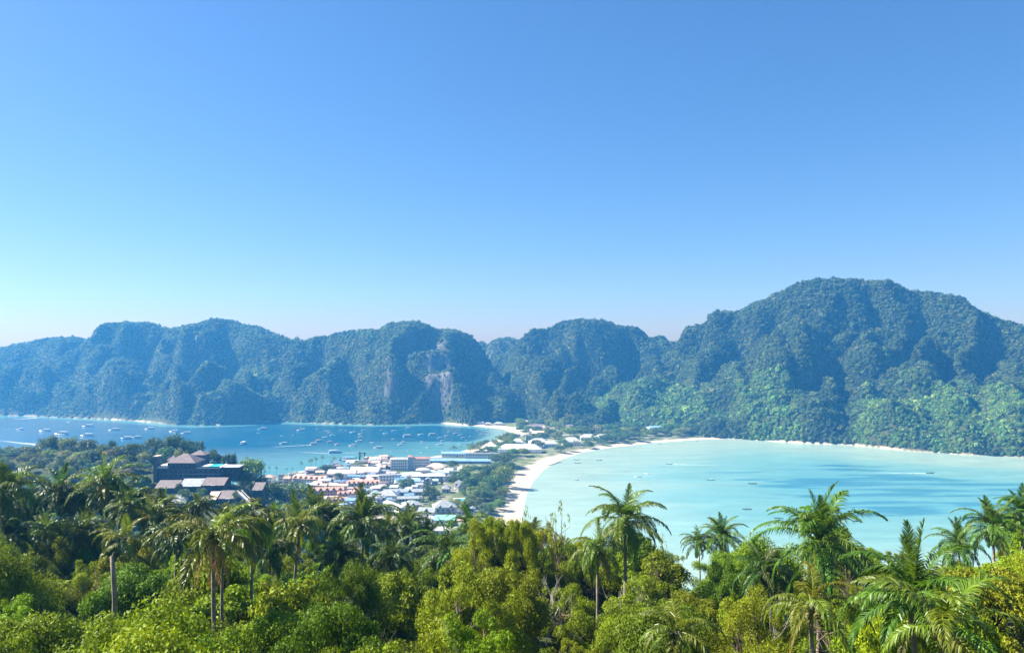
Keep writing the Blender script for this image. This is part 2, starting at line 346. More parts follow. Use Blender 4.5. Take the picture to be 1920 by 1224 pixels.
def height(x, y):
    x = np.atleast_1d(np.asarray(x, float)); y = np.atleast_1d(np.asarray(y, float))
    sd = shore(x, y)
    flat = np.where(sd > 0, np.minimum(sd * 0.07, 2.0), np.maximum(sd * 0.06, -8))
    m = mountain(x, y) * sstep(0, 1, (sd + 4) / np.interp(x, [0, 250], [28, 44])) ** 0.7 * (y > 900) if y.max() > 900 else np.zeros(x.shape)
    h = hillside(x, y) * sstep(0, 60, sd) * (y < 900)
    return np.where(sd > 0, np.maximum(flat, np.maximum(m, h)), flat), sd, m
def gz(x, y): return float(height(x, y)[0][0])

def grid_mesh(xs, ys):
    X, Y = np.meshgrid(xs, ys); nx, ny = len(xs), len(ys)
    i = np.arange(nx * ny).reshape(ny, nx)
    F = np.stack([i[:-1, :-1].ravel(), i[:-1, 1:].ravel(), i[1:, 1:].ravel(), i[1:, :-1].ravel()], 1)
    return X.ravel(), Y.ravel(), F
def spans(*s):
    return np.unique(np.concatenate([np.arange(a, b, d) for a, b, d in s]).round(3))
xs = spans((-1900, -1250, 30), (-1250, -330, 6), (-330, 330, 5), (330, 900, 6), (900, 1800, 30))
ys = spans((-120, 500, 8), (500, 1000, 5), (1000, 1480, 4), (1480, 1900, 6), (1900, 2600, 20))
GX, GY, GF = grid_mesh(xs, ys)
GZ, GSD, GM = height(GX, GY)
# bare rock: steep faces and the big pale cliff
gz2 = GZ.reshape(len(ys), len(xs)); dzy, dzx = np.gradient(gz2, ys, xs); slope = np.hypot(dzx, dzy).ravel()
def rock_field(x, y, z, sl):
    r = 0.7 * np.where(x > 150, 0.0, np.where(x < -280, 0.5, 1.0)) * (z > 14) * sstep(2.4, 3.6, sl + 0.8 * fbm(x / 30, y / 30, 71, 3)) * sstep(-0.1, 0.35, fbm(x / 55, y / 55, 75, 3)) * (y > 1300)
    X, Y, _ = ppt(824, 705, 1520)
    r = np.where(np.hypot((x - X) / 70, (y - Y) / 120) < 1, 0, r)
    r = np.maximum(r, sstep(1.2, 0.85, np.hypot((x - X - 0.12 * (95 - z)) / 27, (z - 92) / 66) + 0.22 * fbm(x / 13, z / 30, 78, 2)) * (np.abs(y - Y) < 95) * sstep(0.6, 1.0, sl))
    X, Y, _ = ppt(1545, 655, 1350)
    r = np.maximum(r, sstep(1.2, 0.8, np.hypot((x - X) / 26, (y - Y) / 40)) * sstep(1.0, 1.6, sl))
    return np.clip(r, 0, 1)
GROCK = rock_field(GX, GY, GZ, slope)
bw_ = -6 + np.interp(960 + FPX * GX / np.maximum(GY, 200), [0, 780, 830, 960, 975, 1000, 1050, 1150, 1380, 1450, 1560, 1750, 1900], [0, 0, 30, 30, 30, 28, 24, 20, 18, 9, 4, 3, 0])
GSAND = sstep(bw_ + 5, bw_ - 3, GSD + 4 * fbm(GX / 25, GY / 25, 81, 2)) * sstep(4.0, 2.6, GZ)
wild = np.maximum(np.maximum(sstep(2.5, 6, GZ), sstep(.5, 1.2, GM)), ((GX < -430) | (GX > 330)) * 1.0)

me = new_mesh('ground', np.stack([GX, GY, GZ], 1), GF, [], None, True)
for nm, arr in (('rock', GROCK), ('sand', GSAND), ('wild', wild)):
    a = me.attributes.new(nm, 'FLOAT', 'POINT'); a.data.foreach_set('value', arr.astype(np.float32))
gm = bpy.data.materials.new('island_ground'); nt, N, L = nodes_of(gm)
p = N['Principled BSDF']; p.inputs['Roughness'].default_value = 0.95; p.inputs['Specular IOR Level'].default_value = 0.1
def mixrgb(N, L, fac, a, b):
    m = N.new('ShaderNodeMix'); m.data_type = 'RGBA'
    for s, v in ((m.inputs[0], fac), (m.inputs[6], a), (m.inputs[7], b)):
        if isinstance(v, (tuple, float, int)): s.default_value = (*v, 1) if isinstance(v, tuple) else v
        else: L.new(v, s)
    return m.outputs[2]
def nz(N, L, scale, detail=5, vec=None, stretch=None, rough=0.6):
    n = N.new('ShaderNodeTexNoise'); n.inputs['Scale'].default_value = scale; n.inputs['Detail'].default_value = detail; n.inputs['Roughness'].default_value = rough
    g = N.new('ShaderNodeNewGeometry'); v = g.outputs['Position']
    if stretch:
        mp = N.new('ShaderNodeMapping'); mp.inputs['Scale'].default_value = stretch; L.new(v, mp.inputs[0]); v = mp.outputs[0]
    L.new(v, n.inputs['Vector']); return n.outputs['Fac']
def ramp(N, L, fac, a, b):
    m = N.new('ShaderNodeMapRange'); m.inputs['From Min'].default_value = a; m.inputs['From Max'].default_value = b; L.new(fac, m.inputs['Value']); return m.outputs[0]
def attr(N, name):
    a = N.new('ShaderNodeAttribute'); a.attribute_name = name; return a
town = mixrgb(N, L, ramp(N, L, nz(N, L, 0.05), 0.34, 0.52), (0.30, 0.27, 0.22), (0.10, 0.13, 0.05))
bush = mixrgb(N, L, ramp(N, L, nz(N, L, 0.12), 0.35, 0.65), (0.025, 0.035, 0.012), (0.075, 0.085, 0.03))
c = mixrgb(N, L, attr(N, 'wild').outputs['Fac'], town, bush)
gp_ = N.new('ShaderNodeNewGeometry'); sx_ = N.new('ShaderNodeSeparateXYZ'); L.new(gp_.outputs['Position'], sx_.inputs[0])
lowz = ramp(N, L, sx_.outputs['Z'], 3.4, 2.6); sm = N.new('ShaderNodeMath'); sm.operation = 'MULTIPLY'; L.new(lowz, sm.inputs[0]); L.new(attr(N, 'sand').outputs['Fac'], sm.inputs[1])
c = mixrgb(N, L, sm.outputs[0], c, mixrgb(N, L, nz(N, L, 0.3), (0.44, 0.37, 0.27), (0.56, 0.49, 0.38)))
rk = mixrgb(N, L, ramp(N, L, nz(N, L, 0.11, 7, None, (1, 1, 0.16), 0.75), 0.42, 0.60), (0.03, 0.03, 0.025), (0.17, 0.165, 0.15))
c = mixrgb(N, L, attr(N, 'rock').outputs['Fac'], c, rk); L.new(c, p.inputs['Base Color'])
bp = N.new('ShaderNodeBump'); bp.inputs['Strength'].default_value = 0.8; bp.inputs['Distance'].default_value = 2.0
L.new(nz(N, L, 0.12, 7, None, (1, 1, 0.4), 0.7), bp.inputs['Height']); L.new(bp.outputs[0], p.inputs['Normal'])
me.materials.append(gm)
tag(link('ground', me), kind='structure')

# ------------------------------------------------------------------ sea: one sheet to the horizon, colour by seabed depth and painted sky reflection
wx_ = np.unique(np.concatenate([[-40000, -12000, -5000, -2600], spans((-1900, -1150, 25), (-1150, 950, 6), (950, 2000, 30)), [2600, 5000, 12000, 40000]]))
wy_ = np.unique(np.concatenate([[-3000, 0], spans((250, 500, 25), (500, 1240, 5), (1240, 1700, 6), (1700, 2000, 50)), [4000, 12000, 45000]]))
WX, WY, WF = grid_mesh(wx_, wy_)
WD = -shore(WX, WY)
fx = np.array([-900, -480, -290, -150, -60, 0, 60, 200]); fy = np.interp(WX, fx, [0] * 8)
rightbay = sstep(-60, 40, WX - np.interp(WY, [400, 700, 900, 1100, 1300], [-60, -60, 0, -20, -20]))
bed_r = 0.06 + 0.62 * sstep(20, 330, WD) + 0.10 * fbm(WX / 190, WY / 60, 91, 3) * sstep(10, 90, WD)
reef = sstep(0.10, 0.5, fbm(WX / 150, WY / 26, 95, 4) + 0.35 * sstep(180, 420, WX) - 0.5 * sstep(330, 150, WD) - 0.25 * sstep(880, 1000, WY)) * sstep(120, 220, WD)
bed_l = sstep(28, 42, WD + 5 * fbm(WX / 60, WY / 60, 99, 3)) 
far = (WY > 1180)
bed_l = np.where(far, bed_l, sstep(0, 260, WD))
def C(*a): return np.array(a)[None, :]
shal = C(0.27, 0.36, 0.295); turq = C(0.145, 0.295, 0.285); aqua = C(0.08, 0.245, 0.285); rf = C(0.035, 0.155, 0.23)
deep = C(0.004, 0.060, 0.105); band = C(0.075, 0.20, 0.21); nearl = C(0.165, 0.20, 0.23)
b = bed_r[:, None]
cr_ = np.where(b < 0.35, shal + (turq - shal) * np.clip(b / 0.35, 0, 1), turq + (aqua - turq) * np.clip((b - 0.35) / 0.4, 0, 1))
cr_ = cr_ + (rf - cr_) * (0.8 * reef)[:, None]
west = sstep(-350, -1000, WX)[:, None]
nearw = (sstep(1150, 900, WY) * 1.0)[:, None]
dl = deep + (nearl - deep) * np.clip(0.75 * nearw + 0.42 * west + 0.08 * fbm(WX / 120, WY / 50, 103, 3)[:, None], 0, 1)  # nearer and western water lightened: sky reflection painted into the colour
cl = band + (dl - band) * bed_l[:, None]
foamr = sstep(6, 1.5, np.abs(WD - 3) + 2 * fbm(WX / 20, WY / 20, 107, 2))[:, None]
cl = cl + (C(0.45, 0.52, 0.52) - cl) * 0.12 * foamr
WC = cl + (cr_ - cl) * rightbay[:, None]
me = new_mesh('sea', np.stack([WX, WY, np.zeros_like(WX)], 1), WF, [], None, False)
a = me.attributes.new('sea_col', 'FLOAT_COLOR', 'POINT'); a.data.foreach_set('color', np.concatenate([np.clip(WC, 0, 1), np.ones((len(WX), 1))], 1).astype(np.float32).ravel())
wm = bpy.data.materials.new('sea_water'); nt, N, L = nodes_of(wm)
p = N['Principled BSDF']; p.inputs['Roughness'].default_value = 0.22; p.inputs['IOR'].default_value = 1.33; p.inputs['Specular IOR Level'].default_value = 0.18
v = N.new('ShaderNodeVectorMath'); v.operation = 'SCALE'; L.new(attr(N, 'sea_col').outputs['Color'], v.inputs[0])
mr = N.new('ShaderNodeMapRange'); mr.inputs['From Min'].default_value = 0.3; mr.inputs['From Max'].default_value = 0.7; mr.inputs['To Min'].default_value = 0.86; mr.inputs['To Max'].default_value = 1.1
L.new(nz(N, L, 0.05, 6, None, (0.35, 1, 1), 0.65), mr.inputs['Value']); L.new(mr.outputs[0], v.inputs['Scale']); L.new(v.outputs[0], p.inputs['Base Color'])
bp = N.new('ShaderNodeBump'); bp.inputs['Strength'].default_value = 0.35; bp.inputs['Distance'].default_value = 0.6
L.new(nz(N, L, 0.22, 4, None, (0.6, 1, 1)), bp.inputs['Height']); L.new(bp.outputs[0], p.inputs['Normal'])
me.materials.append(wm)
tag(link('sea', me), kind='structure')

# ------------------------------------------------------------------ foliage builders
def rand_dirs(r, n, up=0.0):
    d = r.normal(size=(n, 3)); d[:, 2] += up; return d / np.linalg.norm(d, axis=1, keepdims=True)
def leaf_quads(r, pos, nrm, Ln, Wd, droop=0.25):
    n = len(pos)
    t = np.cross(nrm, r.normal(size=(n, 3))); t[:, 2] -= droop; t /= np.linalg.norm(t, axis=1, keepdims=True) + 1e-9
    b = np.cross(nrm, t); b /= np.linalg.norm(b, axis=1, keepdims=True) + 1e-9
    s = r.uniform(0.65, 1.3, (n, 1)); l = Ln * s; w = Wd * s
    V = np.empty((n, 4, 3))
    V[:, 0] = pos - t * l * 0.5; V[:, 1] = pos + b * w * 0.5 - nrm * w * 0.15; V[:, 2] = pos + t * l * 0.5; V[:, 3] = pos - b * w * 0.5 - nrm * w * 0.15
    return V.reshape(-1, 3), np.arange(n * 4).reshape(n, 4)
def leaf_mesh(name, V, F, m, rnd):
    me = new_mesh(name, V, F, [m]); a = me.attributes.new('rnd', 'FLOAT', 'POINT'); a.data.foreach_set('value', np.repeat(rnd, 4).astype(np.float32))
    return me
def make_tree(seed, H, Rad, cz, rz, nclump, nleaf, Ln, Wd, lm, bm, crad=0.28, up=0.35, trunk_r=0.16, shape='round', nlimb=7, irr=False):
    """returns (trunk mesh, crown mesh); crown centre at height cz, half-height rz"""
    r = np.random.default_rng(seed)
    cl = []
    for k in range(nclump):
        d = rand_dirs(r, 1, 0.35)[0]; f = r.uniform(0.45, 0.98) ** 0.6
        if shape == 'cone':
            zz = r.uniform(-1, 1); rr = Rad * (1 - zz) / 2 * 1.05 + 0.15 * Rad; an = r.uniform(0, 6.283); cc = np.array([math.cos(an) * rr * f, math.sin(an) * rr * f, cz + zz * rz])
        else:
            cc = np.array([d[0] * Rad * f, d[1] * Rad * f, cz + d[2] * rz * f])
            cc[:2] *= 1 + 0.18 * math.sin(3 * math.atan2(d[1], d[0]) + seed)
        cl.append((cc, Rad * crad * r.uniform(0.6, 1.35)))
    if irr:
        off = r.normal(size=3) * Rad * .22; off[2] = 0; ph = r.uniform(0, 6, 3)
        cl = [(c * np.array([1, 1, 1]) + off * (c[2] / H), q * r.uniform(.6, 1.5)) for c, q in cl if math.sin(c[0] * 1.3 + ph[0]) * math.sin(c[1] * 1.2 + ph[1]) + .5 * math.sin(c[2] * 1.5 + ph[2]) > -.12 or r.random() < .12]
        for k in range(6):
            an = r.uniform(0, 6.283); cl.append((np.array([math.cos(an) * Rad * r.uniform(.2, .7), math.sin(an) * Rad * r.uniform(.2, .7), cz + rz * r.uniform(.5, 1.0)]), Rad * crad * r.uniform(.5, .9)))
    w = np.array([c[1] ** 2 for c in cl]); idx = r.choice(len(cl), nleaf, p=w / w.sum())
    CC = np.array([c[0] for c in cl])[idx]; RR = np.array([c[1] for c in cl])[idx]
    d = rand_dirs(r, nleaf, up); pos = CC + d * (RR * r.uniform(0.35, 1.22, nleaf) ** 0.8)[:, None] * np.array([1.12, 1.12, 0.8])
    nrm = d + 0.75 * r.normal(size=d.shape) + np.array([0, 0, 0.3]); nrm /= np.linalg.norm(nrm, axis=1, keepdims=True)
    V, F = leaf_quads(r, pos, nrm, Ln, Wd)
    rnd = np.clip(0.5 + 0.22 * r.normal(size=nleaf) + 0.25 * (r.random(len(cl))[idx] - 0.5), 0, 1)
    cm = leaf_mesh('crown', V, F, lm, rnd)
    mb = MB(); top = cz + (rz * 0.55 if shape != 'cone' else rz * 0.9)
    bend = r.normal(size=2) * 0.06 * H
    tp = [(bend[0] * (s ** 1.5), bend[1] * (s ** 1.5), s * top - 0.04 * H * (s == 0)) for s in (0, .25, .5, .75, 1)]
    mb.tube(tp, [trunk_r * f for f in (1.25, 1.0, .8, .55, .2)], 7)
    for k in range(nlimb):
        c0 = cl[int(r.integers(len(cl)))][0]; s = r.uniform(0.35, 0.85); a = np.array([bend[0] * s ** 1.5, bend[1] * s ** 1.5, s * top])
        if c0[2] < a[2] - 0.3: a[2] = max(0.3 * H, c0[2] - 0.3)
        mid = (a + c0) / 2 + r.normal(size=3) * 0.04 * H
        mb.tube([a, mid, c0], [trunk_r * .5, trunk_r * .33, trunk_r * .1], 5)
    return mb.mesh('trunk', bm, True), cm
class Tree:
    """a kind of tree: shared trunk and crown meshes"""
    def __init__(s, H, Rad, *meshes): s.H = H; s.R = Rad; s.t, s.c = meshes
    def put(s, name, loc, h, rad, rz, color, label, cat='tree', group=None):
        sx = rad / s.R; sz = h / s.H
        e = empty(name, loc, rz); tag(e, label, cat, group)
        t = link('trunk', s.t, e, scale=(sz * 0.5 + sx * 0.5, sz * 0.5 + sx * 0.5, sz)); c = link('crown', s.c, e, scale=(sx, sx, sz)); c.color = (*color, 1)
        return e

# ------------------------------------------------------------------ forest on the mountains: uncountable, one mass
def far_proto(seed, squash, n):
    r = np.random.default_rng(seed)
    # lumpy core from an octahedral sphere
    import bmesh
    bm = bmesh.new(); bmesh.ops.create_icosphere(bm, subdivisions=2, radius=1.0)
    V = np.array([v.co[:] for v in bm.verts]); F = [[v.index for v in f.verts] for f in bm.faces]; bm.free()
    ph = r.uniform(0, 6, 6); lump = 0.75 + 0.13 * np.sin(3.1 * V[:, 0] + ph[0]) * np.cos(3.3 * V[:, 1] + ph[1]) + 0.10 * np.sin(5 * V[:, 2] + 4 * V[:, 0] + ph[2]) + 0.10 * r.normal(size=len(V))
    V = V * lump[:, None] * np.array([1, 1, squash]); V[:, 2] = np.maximum(V[:, 2], -0.45)
    d = rand_dirs(r, n, 0.5); pos = d * r.uniform(0.72, 1.12, n)[:, None] * np.array([1, 1, squash])
    nrm = d + 0.5 * r.normal(size=d.shape); nrm /= np.linalg.norm(nrm, axis=1, keepdims=True)
    LV, LF = leaf_quads(r, pos, nrm, 0.42, 0.30)
    b = len(V); return np.concatenate([V, LV]), F + [[i + b for i in f] for f in LF.tolist()], np.concatenate([r.uniform(.2, .6, len(V)), np.repeat(r.uniform(0.2, 1, n), 4)])
def gn_forest(name, protos, P, ROT, SCL, PID, TINT, m, label):
    V, F, pid, rnd = [], [], [], []; b = 0
    for k, (v, f, rn) in enumerate(protos):
        V.append(v); F += [[i + b for i in q] for q in f]; pid += [k] * len(v); rnd.append(rn); b += len(v)
    n = len(P); V.append(P); pid = np.array(pid + (100 + PID).tolist(), dtype=np.int32); rnd = np.concatenate(rnd + [np.zeros(n)])
    me = bpy.data.meshes.new(name); me.from_pydata(np.concatenate(V).tolist(), [], F); me.materials.append(m)
    def at(nm, ty, arr, key='value'):
        a = me.attributes.new(nm, ty, 'POINT'); a.data.foreach_set(key, np.ascontiguousarray(arr).ravel())
    at('pid', 'INT', pid); at('rnd', 'FLOAT', rnd.astype(np.float32))
    z3 = np.zeros((b, 3)); at('rot', 'FLOAT_VECTOR', np.concatenate([z3, ROT]).astype(np.float32), 'vector'); at('scl', 'FLOAT_VECTOR', np.concatenate([z3, SCL]).astype(np.float32), 'vector')
    at('tint', 'FLOAT_COLOR', np.concatenate([np.ones((b, 4)), np.concatenate([TINT, np.ones((n, 1))], 1)]).astype(np.float32), 'color')
    o = link(name, me); g = bpy.data.node_groups.new(name, 'GeometryNodeTree')
    g.interface.new_socket('Geometry', in_out='INPUT', socket_type='NodeSocketGeometry'); g.interface.new_socket('Geometry', in_out='OUTPUT', socket_type='NodeSocketGeometry')
    gi = g.nodes.new('NodeGroupInput'); go = g.nodes.new('NodeGroupOutput'); J = g.nodes.new('GeometryNodeJoinGeometry'); LK = g.links.new
    def na(nm, ty):
        q = g.nodes.new('GeometryNodeInputNamedAttribute'); q.data_type = ty; q.inputs['Name'].default_value = nm; return q.outputs['Attribute']
    pidn, rotn, scn = na('pid', 'INT'), na('rot', 'FLOAT_VECTOR'), na('scl', 'FLOAT_VECTOR')
    def sep(val):
        c = g.nodes.new('FunctionNodeCompare'); c.data_type = 'INT'; c.operation = 'EQUAL'; LK(pidn, c.inputs[2]); c.inputs[3].default_value = val
        s = g.nodes.new('GeometryNodeSeparateGeometry'); s.domain = 'POINT'; LK(gi.outputs[0], s.inputs[0]); LK(c.outputs[0], s.inputs[1]); return s.outputs[0]
    for k in range(len(protos)):
        ip = g.nodes.new('GeometryNodeInstanceOnPoints'); LK(sep(100 + k), ip.inputs['Points']); LK(sep(k), ip.inputs['Instance']); LK(rotn, ip.inputs['Rotation']); LK(scn, ip.inputs['Scale'])
        LK(ip.outputs[0], J.inputs[0])
    LK(J.outputs[0], go.inputs[0])
    md = o.modifiers.new('forest', 'NODES'); md.node_group = g
    return tag(o, label, 'forest', None, 'stuff')
# points by surface area over the mountain slopes
cell = gz2.reshape(-1); qi = GF; 
qx = GX[qi].mean(1); qy = GY[qi].mean(1); qm = GM[qi].mean(1); qs = slope[qi].mean(1); qr = GROCK[qi].mean(1); qsd = GSD[qi].min(1)
area = (GX[qi[:, 1]] - GX[qi[:, 0]]) * (GY[qi[:, 3]] - GY[qi[:, 0]]) * np.sqrt(1 + np.minimum(qs, 5.0) ** 2)
backside = (qy > 1950)
dens = area / 12.0 * (qm > 0.7) * (qsd > -3) * (1 - 0.93 * (qr > 0.4)) * (qy < 2150) * (np.abs(qx / np.maximum(qy, 1)) < 0.95) * np.where(backside, 0.5, 1)
cnt = rng.poisson(dens); fi = np.repeat(np.arange(len(qi)), cnt); u = rng.random((len(fi), 2))
PX = GX[qi[fi, 0]] + u[:, 0] * (GX[qi[fi, 1]] - GX[qi[fi, 0]]); PY = GY[qi[fi, 0]] + u[:, 1] * (GY[qi[fi, 3]] - GY[qi[fi, 0]])
def bil(A): return A[qi[fi, 0]] * (1 - u[:, 0]) * (1 - u[:, 1]) + A[qi[fi, 1]] * u[:, 0] * (1 - u[:, 1]) + A[qi[fi, 2]] * u[:, 0] * u[:, 1] + A[qi[fi, 3]] * (1 - u[:, 0]) * u[:, 1]
PZ = bil(GZ); nP = len(PX)
size = rng.lognormal(math.log(2.6), 0.36, nP) * np.interp(qs[fi], [0.6, 1.6, 3], [1.0, 0.75, 0.6])
size = np.clip(size, 1.7, 8.0) * np.interp(PX, [-200, 500], [0.85, 1.2])
SCL = np.stack([size * rng.uniform(.85, 1.15, nP), size * rng.uniform(.85, 1.15, nP), size * rng.uniform(0.8, 1.2, nP)], 1)
ROT = np.stack([rng.normal(0, .12, nP), rng.normal(0, .12, nP), rng.uniform(0, 6.28, nP)], 1)
# lighter secondary growth on the low slopes above the turquoise bay and in two gullies
col_ = 960 + FPX * PX / PY
patch = 0
for c0, r0, sx_, sy_, D in ((1780, 790, 190, 60, 1130), (1440, 785, 60, 28, 1240), (1165, 765, 60, 40, 1450), (1250, 770, 90, 40, 1380)):
    X0, Y0, _ = ppt(c0, r0, D); patch = np.maximum(patch, np.exp(-(((PX - X0) / (sx_ * D / FPX)) ** 2 + ((PY - Y0) / 120) ** 2)) * (PZ < 110))
lite = sstep(0.25, 0.7, patch + 0.35 * fbm(PX / 45, PY / 45, 111, 3))
tv = np.clip(1 + 0.28 * rng.normal(size=nP) + 0.25 * fbm(PX / 60, PY / 60, 115, 2), 0.45, 1.9)
TINT = np.stack([tv * (1 + 0.10 * rng.normal(size=nP)), tv, tv * (1 + 0.1 * rng.normal(size=nP))], 1)
grey = (rng.random(nP) < 0.07)[:, None]; TINT = np.where(grey, TINT * np.array([1.9, 1.55, 1.7]), TINT)
TINT = TINT * (1 + lite[:, None] * np.array([0.75, 1.0, 0.35]))
TINT = TINT * (1 + sstep(150, -350, PX)[:, None] * np.array([.7, .7, .95]))  # far left forest paler: pale bare patches and sunlit brightness put into the tint
gn_forest('forest', [far_proto(51, 0.95, 70), far_proto(52, 0.75, 80), far_proto(53, 1.15, 70), far_proto(54, 0.85, 60)], np.stack([PX, PY, PZ + 0.25 * size], 1), ROT, SCL, rng.integers(0, 4, nP), np.clip(TINT, 0.2, 5), M_FAR,
          'dense evergreen jungle covering the steep mountains behind both bays')
print('far trees', nP)

# ------------------------------------------------------------------ haze: the humid air over the island
hm = bpy.data.materials.new('sea_haze'); nt, N, L = nodes_of(hm); N.remove(N['Principled BSDF'])
pv = N.new('ShaderNodeVolumePrincipled'); pv.inputs['Color'].default_value = (*HAZE_COLOR, 1); pv.inputs['Density'].default_value = HAZE_DENSITY; pv.inputs['Anisotropy'].default_value = 0.25; pv.inputs['Absorption Color'].default_value = (.45, .45, .45, 1)
for nm in ('Density Attribute', 'Color Attribute', 'Temperature Attribute'): pv.inputs[nm].default_value = ''
L.new(pv.outputs[0], N['Material Output'].inputs['Volume'])
try: hm.cycles.homogeneous_volume = True
except Exception: pass
hb = MB().box(-2700, 2700, -400, 2750, -9.5, 345); tag(hb.part('haze', hm, None), 'pale blue sea haze hanging over the bays and mountains', 'haze', None, 'stuff')

# ------------------------------------------------------------------ midground tree kinds
def mk(seed, H, Rad, cz, rz, nc, nl, L, W, lm=M_LEAF_MID, bm=M_BARKD, **k): return Tree(H, Rad, *make_tree(seed, H, Rad, cz, rz, nc, nl, L, W, lm, bm, **k))
MID = [mk(201, 10, 4.6, 6.3, 3.4, 26, 2600, .62, .42, crad=.36), mk(202, 10, 4.6, 6.0, 3.7, 20, 2400, .62, .42, crad=.42), mk(203, 10, 4.8, 6.8, 2.9, 30, 2600, .6, .4, crad=.30), mk(204, 10, 4.4, 5.6, 4.0, 24, 2500, .62, .42, crad=.38)]
CONE = mk(205, 14, 3.2, 7.5, 6.2, 40, 2600, .6, .25, crad=.34, shape='cone', up=0.1)
AIRY = mk(206, 10, 4.8, 6.4, 3.0, 22, 1300, .6, .35, crad=.30)
KIDS = {}
GREENS = {'dark': (.62, .72, .62), 'mid': (1, 1, 1), 'bright': (1.7, 1.75, 0.9), 'olive': (1.75, 1.5, .9), 'grey': (2.0, 1.75, 1.7), 'teal': (.85, 1.1, 1.0)}
def jitter(c, a=.15): return tuple(max(.05, v * R.uniform(1 - a, 1 + a)) for v in c)

def near_land(L_, x, y): return min(L_, key=lambda q: (q[0] - x) ** 2 + (q[1] - y) ** 2)[2]
TOWN_LAND = [(*gpt(a, b, 2.0)[:2], c) for a, b, c in [(770, 881, 'white four storey hotel'), (862, 869, 'long blue roof'), (683, 892, 'broad white hall'), (811, 903, 'wide white hipped roof'), (767, 930, 'two tier lodge'), (738, 958, 'diagonal white shed'), (833, 985, 'turquoise roof'), (608, 940, 'orange resort front row'), (580, 906, 'orange tan shophouses'), (680, 917, 'long tan row'), (730, 907, 'radio mast'),
  (503, 905, 'orange roofed spur house'), (975, 849, 'sweeping white pavilion'), (1072, 836, 'tiered white pavilion'), (1117, 826, 'palm garden'), (1009, 812, 'brown roofed hall'), (1197, 808, 'pale green hall'), (1238, 808, 'dark walled hall'), (1283, 806, 'white warehouse'), (1385, 812, 'grey beach lodge'), (902, 786, 'banded hotel'), (863, 937, 'swimming pool'), (876, 878, 'marquee tents'), (720, 984, 'pink rooftop'), (679, 864, 'ferry pier'), (832, 962, 'broad hipped villa'), (862, 912, 'steep grey chalets'), (945, 876, 'broad school tree')]]
SPUR_LAND = [(*ppt(a, b, D)[:2], c) for a, b, D, c in [(290, 905, 462, 'hotel tower'), (400, 905, 455, 'pool terrace'), (470, 940, 425, 'stairway'), (243, 916, 455, 'tan roofed hut'), (40, 840, 535, 'end of the spur'), (165, 825, 515, 'middle of the spur crest'), (545, 930, 490, 'orange resort'), (110, 870, 440, 'foot of the spur'), (210, 826, 520, 'lone crest tree'), (427, 936, 436, 'stairway bungalow')]]
# occupancy so that random fill does not run into what is placed on purpose
OCC = []
def free(x, y, r):
    return all((x - a) ** 2 + (y - b) ** 2 > (r + q) ** 2 for a, b, q in OCC)
def in_poly(px, py, poly):
    return bool(inside(np.array([px], float), np.array([py], float), poly)[0])

# ------------------------------------------------------------------ buildings
_win = {}
def window_on(parent, x, y, z, w, h, face, m=None, name='window'):
    """recess-looking pane with a frame; face: 'f' front (-y), 'b' back, 'l' -x, 'r' +x"""
    m = m or M_GLASS; key = (name, round(w, 2), round(h, 2), m.name)
    if key not in _win: _win[key] = MB().box(-w / 2, w / 2, -.06, .02, -h / 2, h / 2).mesh(name, m)
    rz = {'f': 0, 'r': math.pi / 2, 'b': math.pi, 'l': -math.pi / 2}[face]
    return link(name, _win[key], parent, (x, y, z), (0, 0, rz))
def window_row(parent, w, d, z, n, face, ww=1.3, wh=1.3, margin=1.0):
    L_ = w if face in 'fb' else d
    for k in range(n):
        s = -L_ / 2 + margin + (L_ - 2 * margin) * (k + .5) / n
        if face == 'f': window_on(parent, s, -d / 2, z, ww, wh, face)
        elif face == 'b': window_on(parent, s, d / 2, z, ww, wh, face)
        elif face == 'l': window_on(parent, -w / 2, s, z, ww, wh, face)
        else: window_on(parent, w / 2, s, z, ww, wh, face)
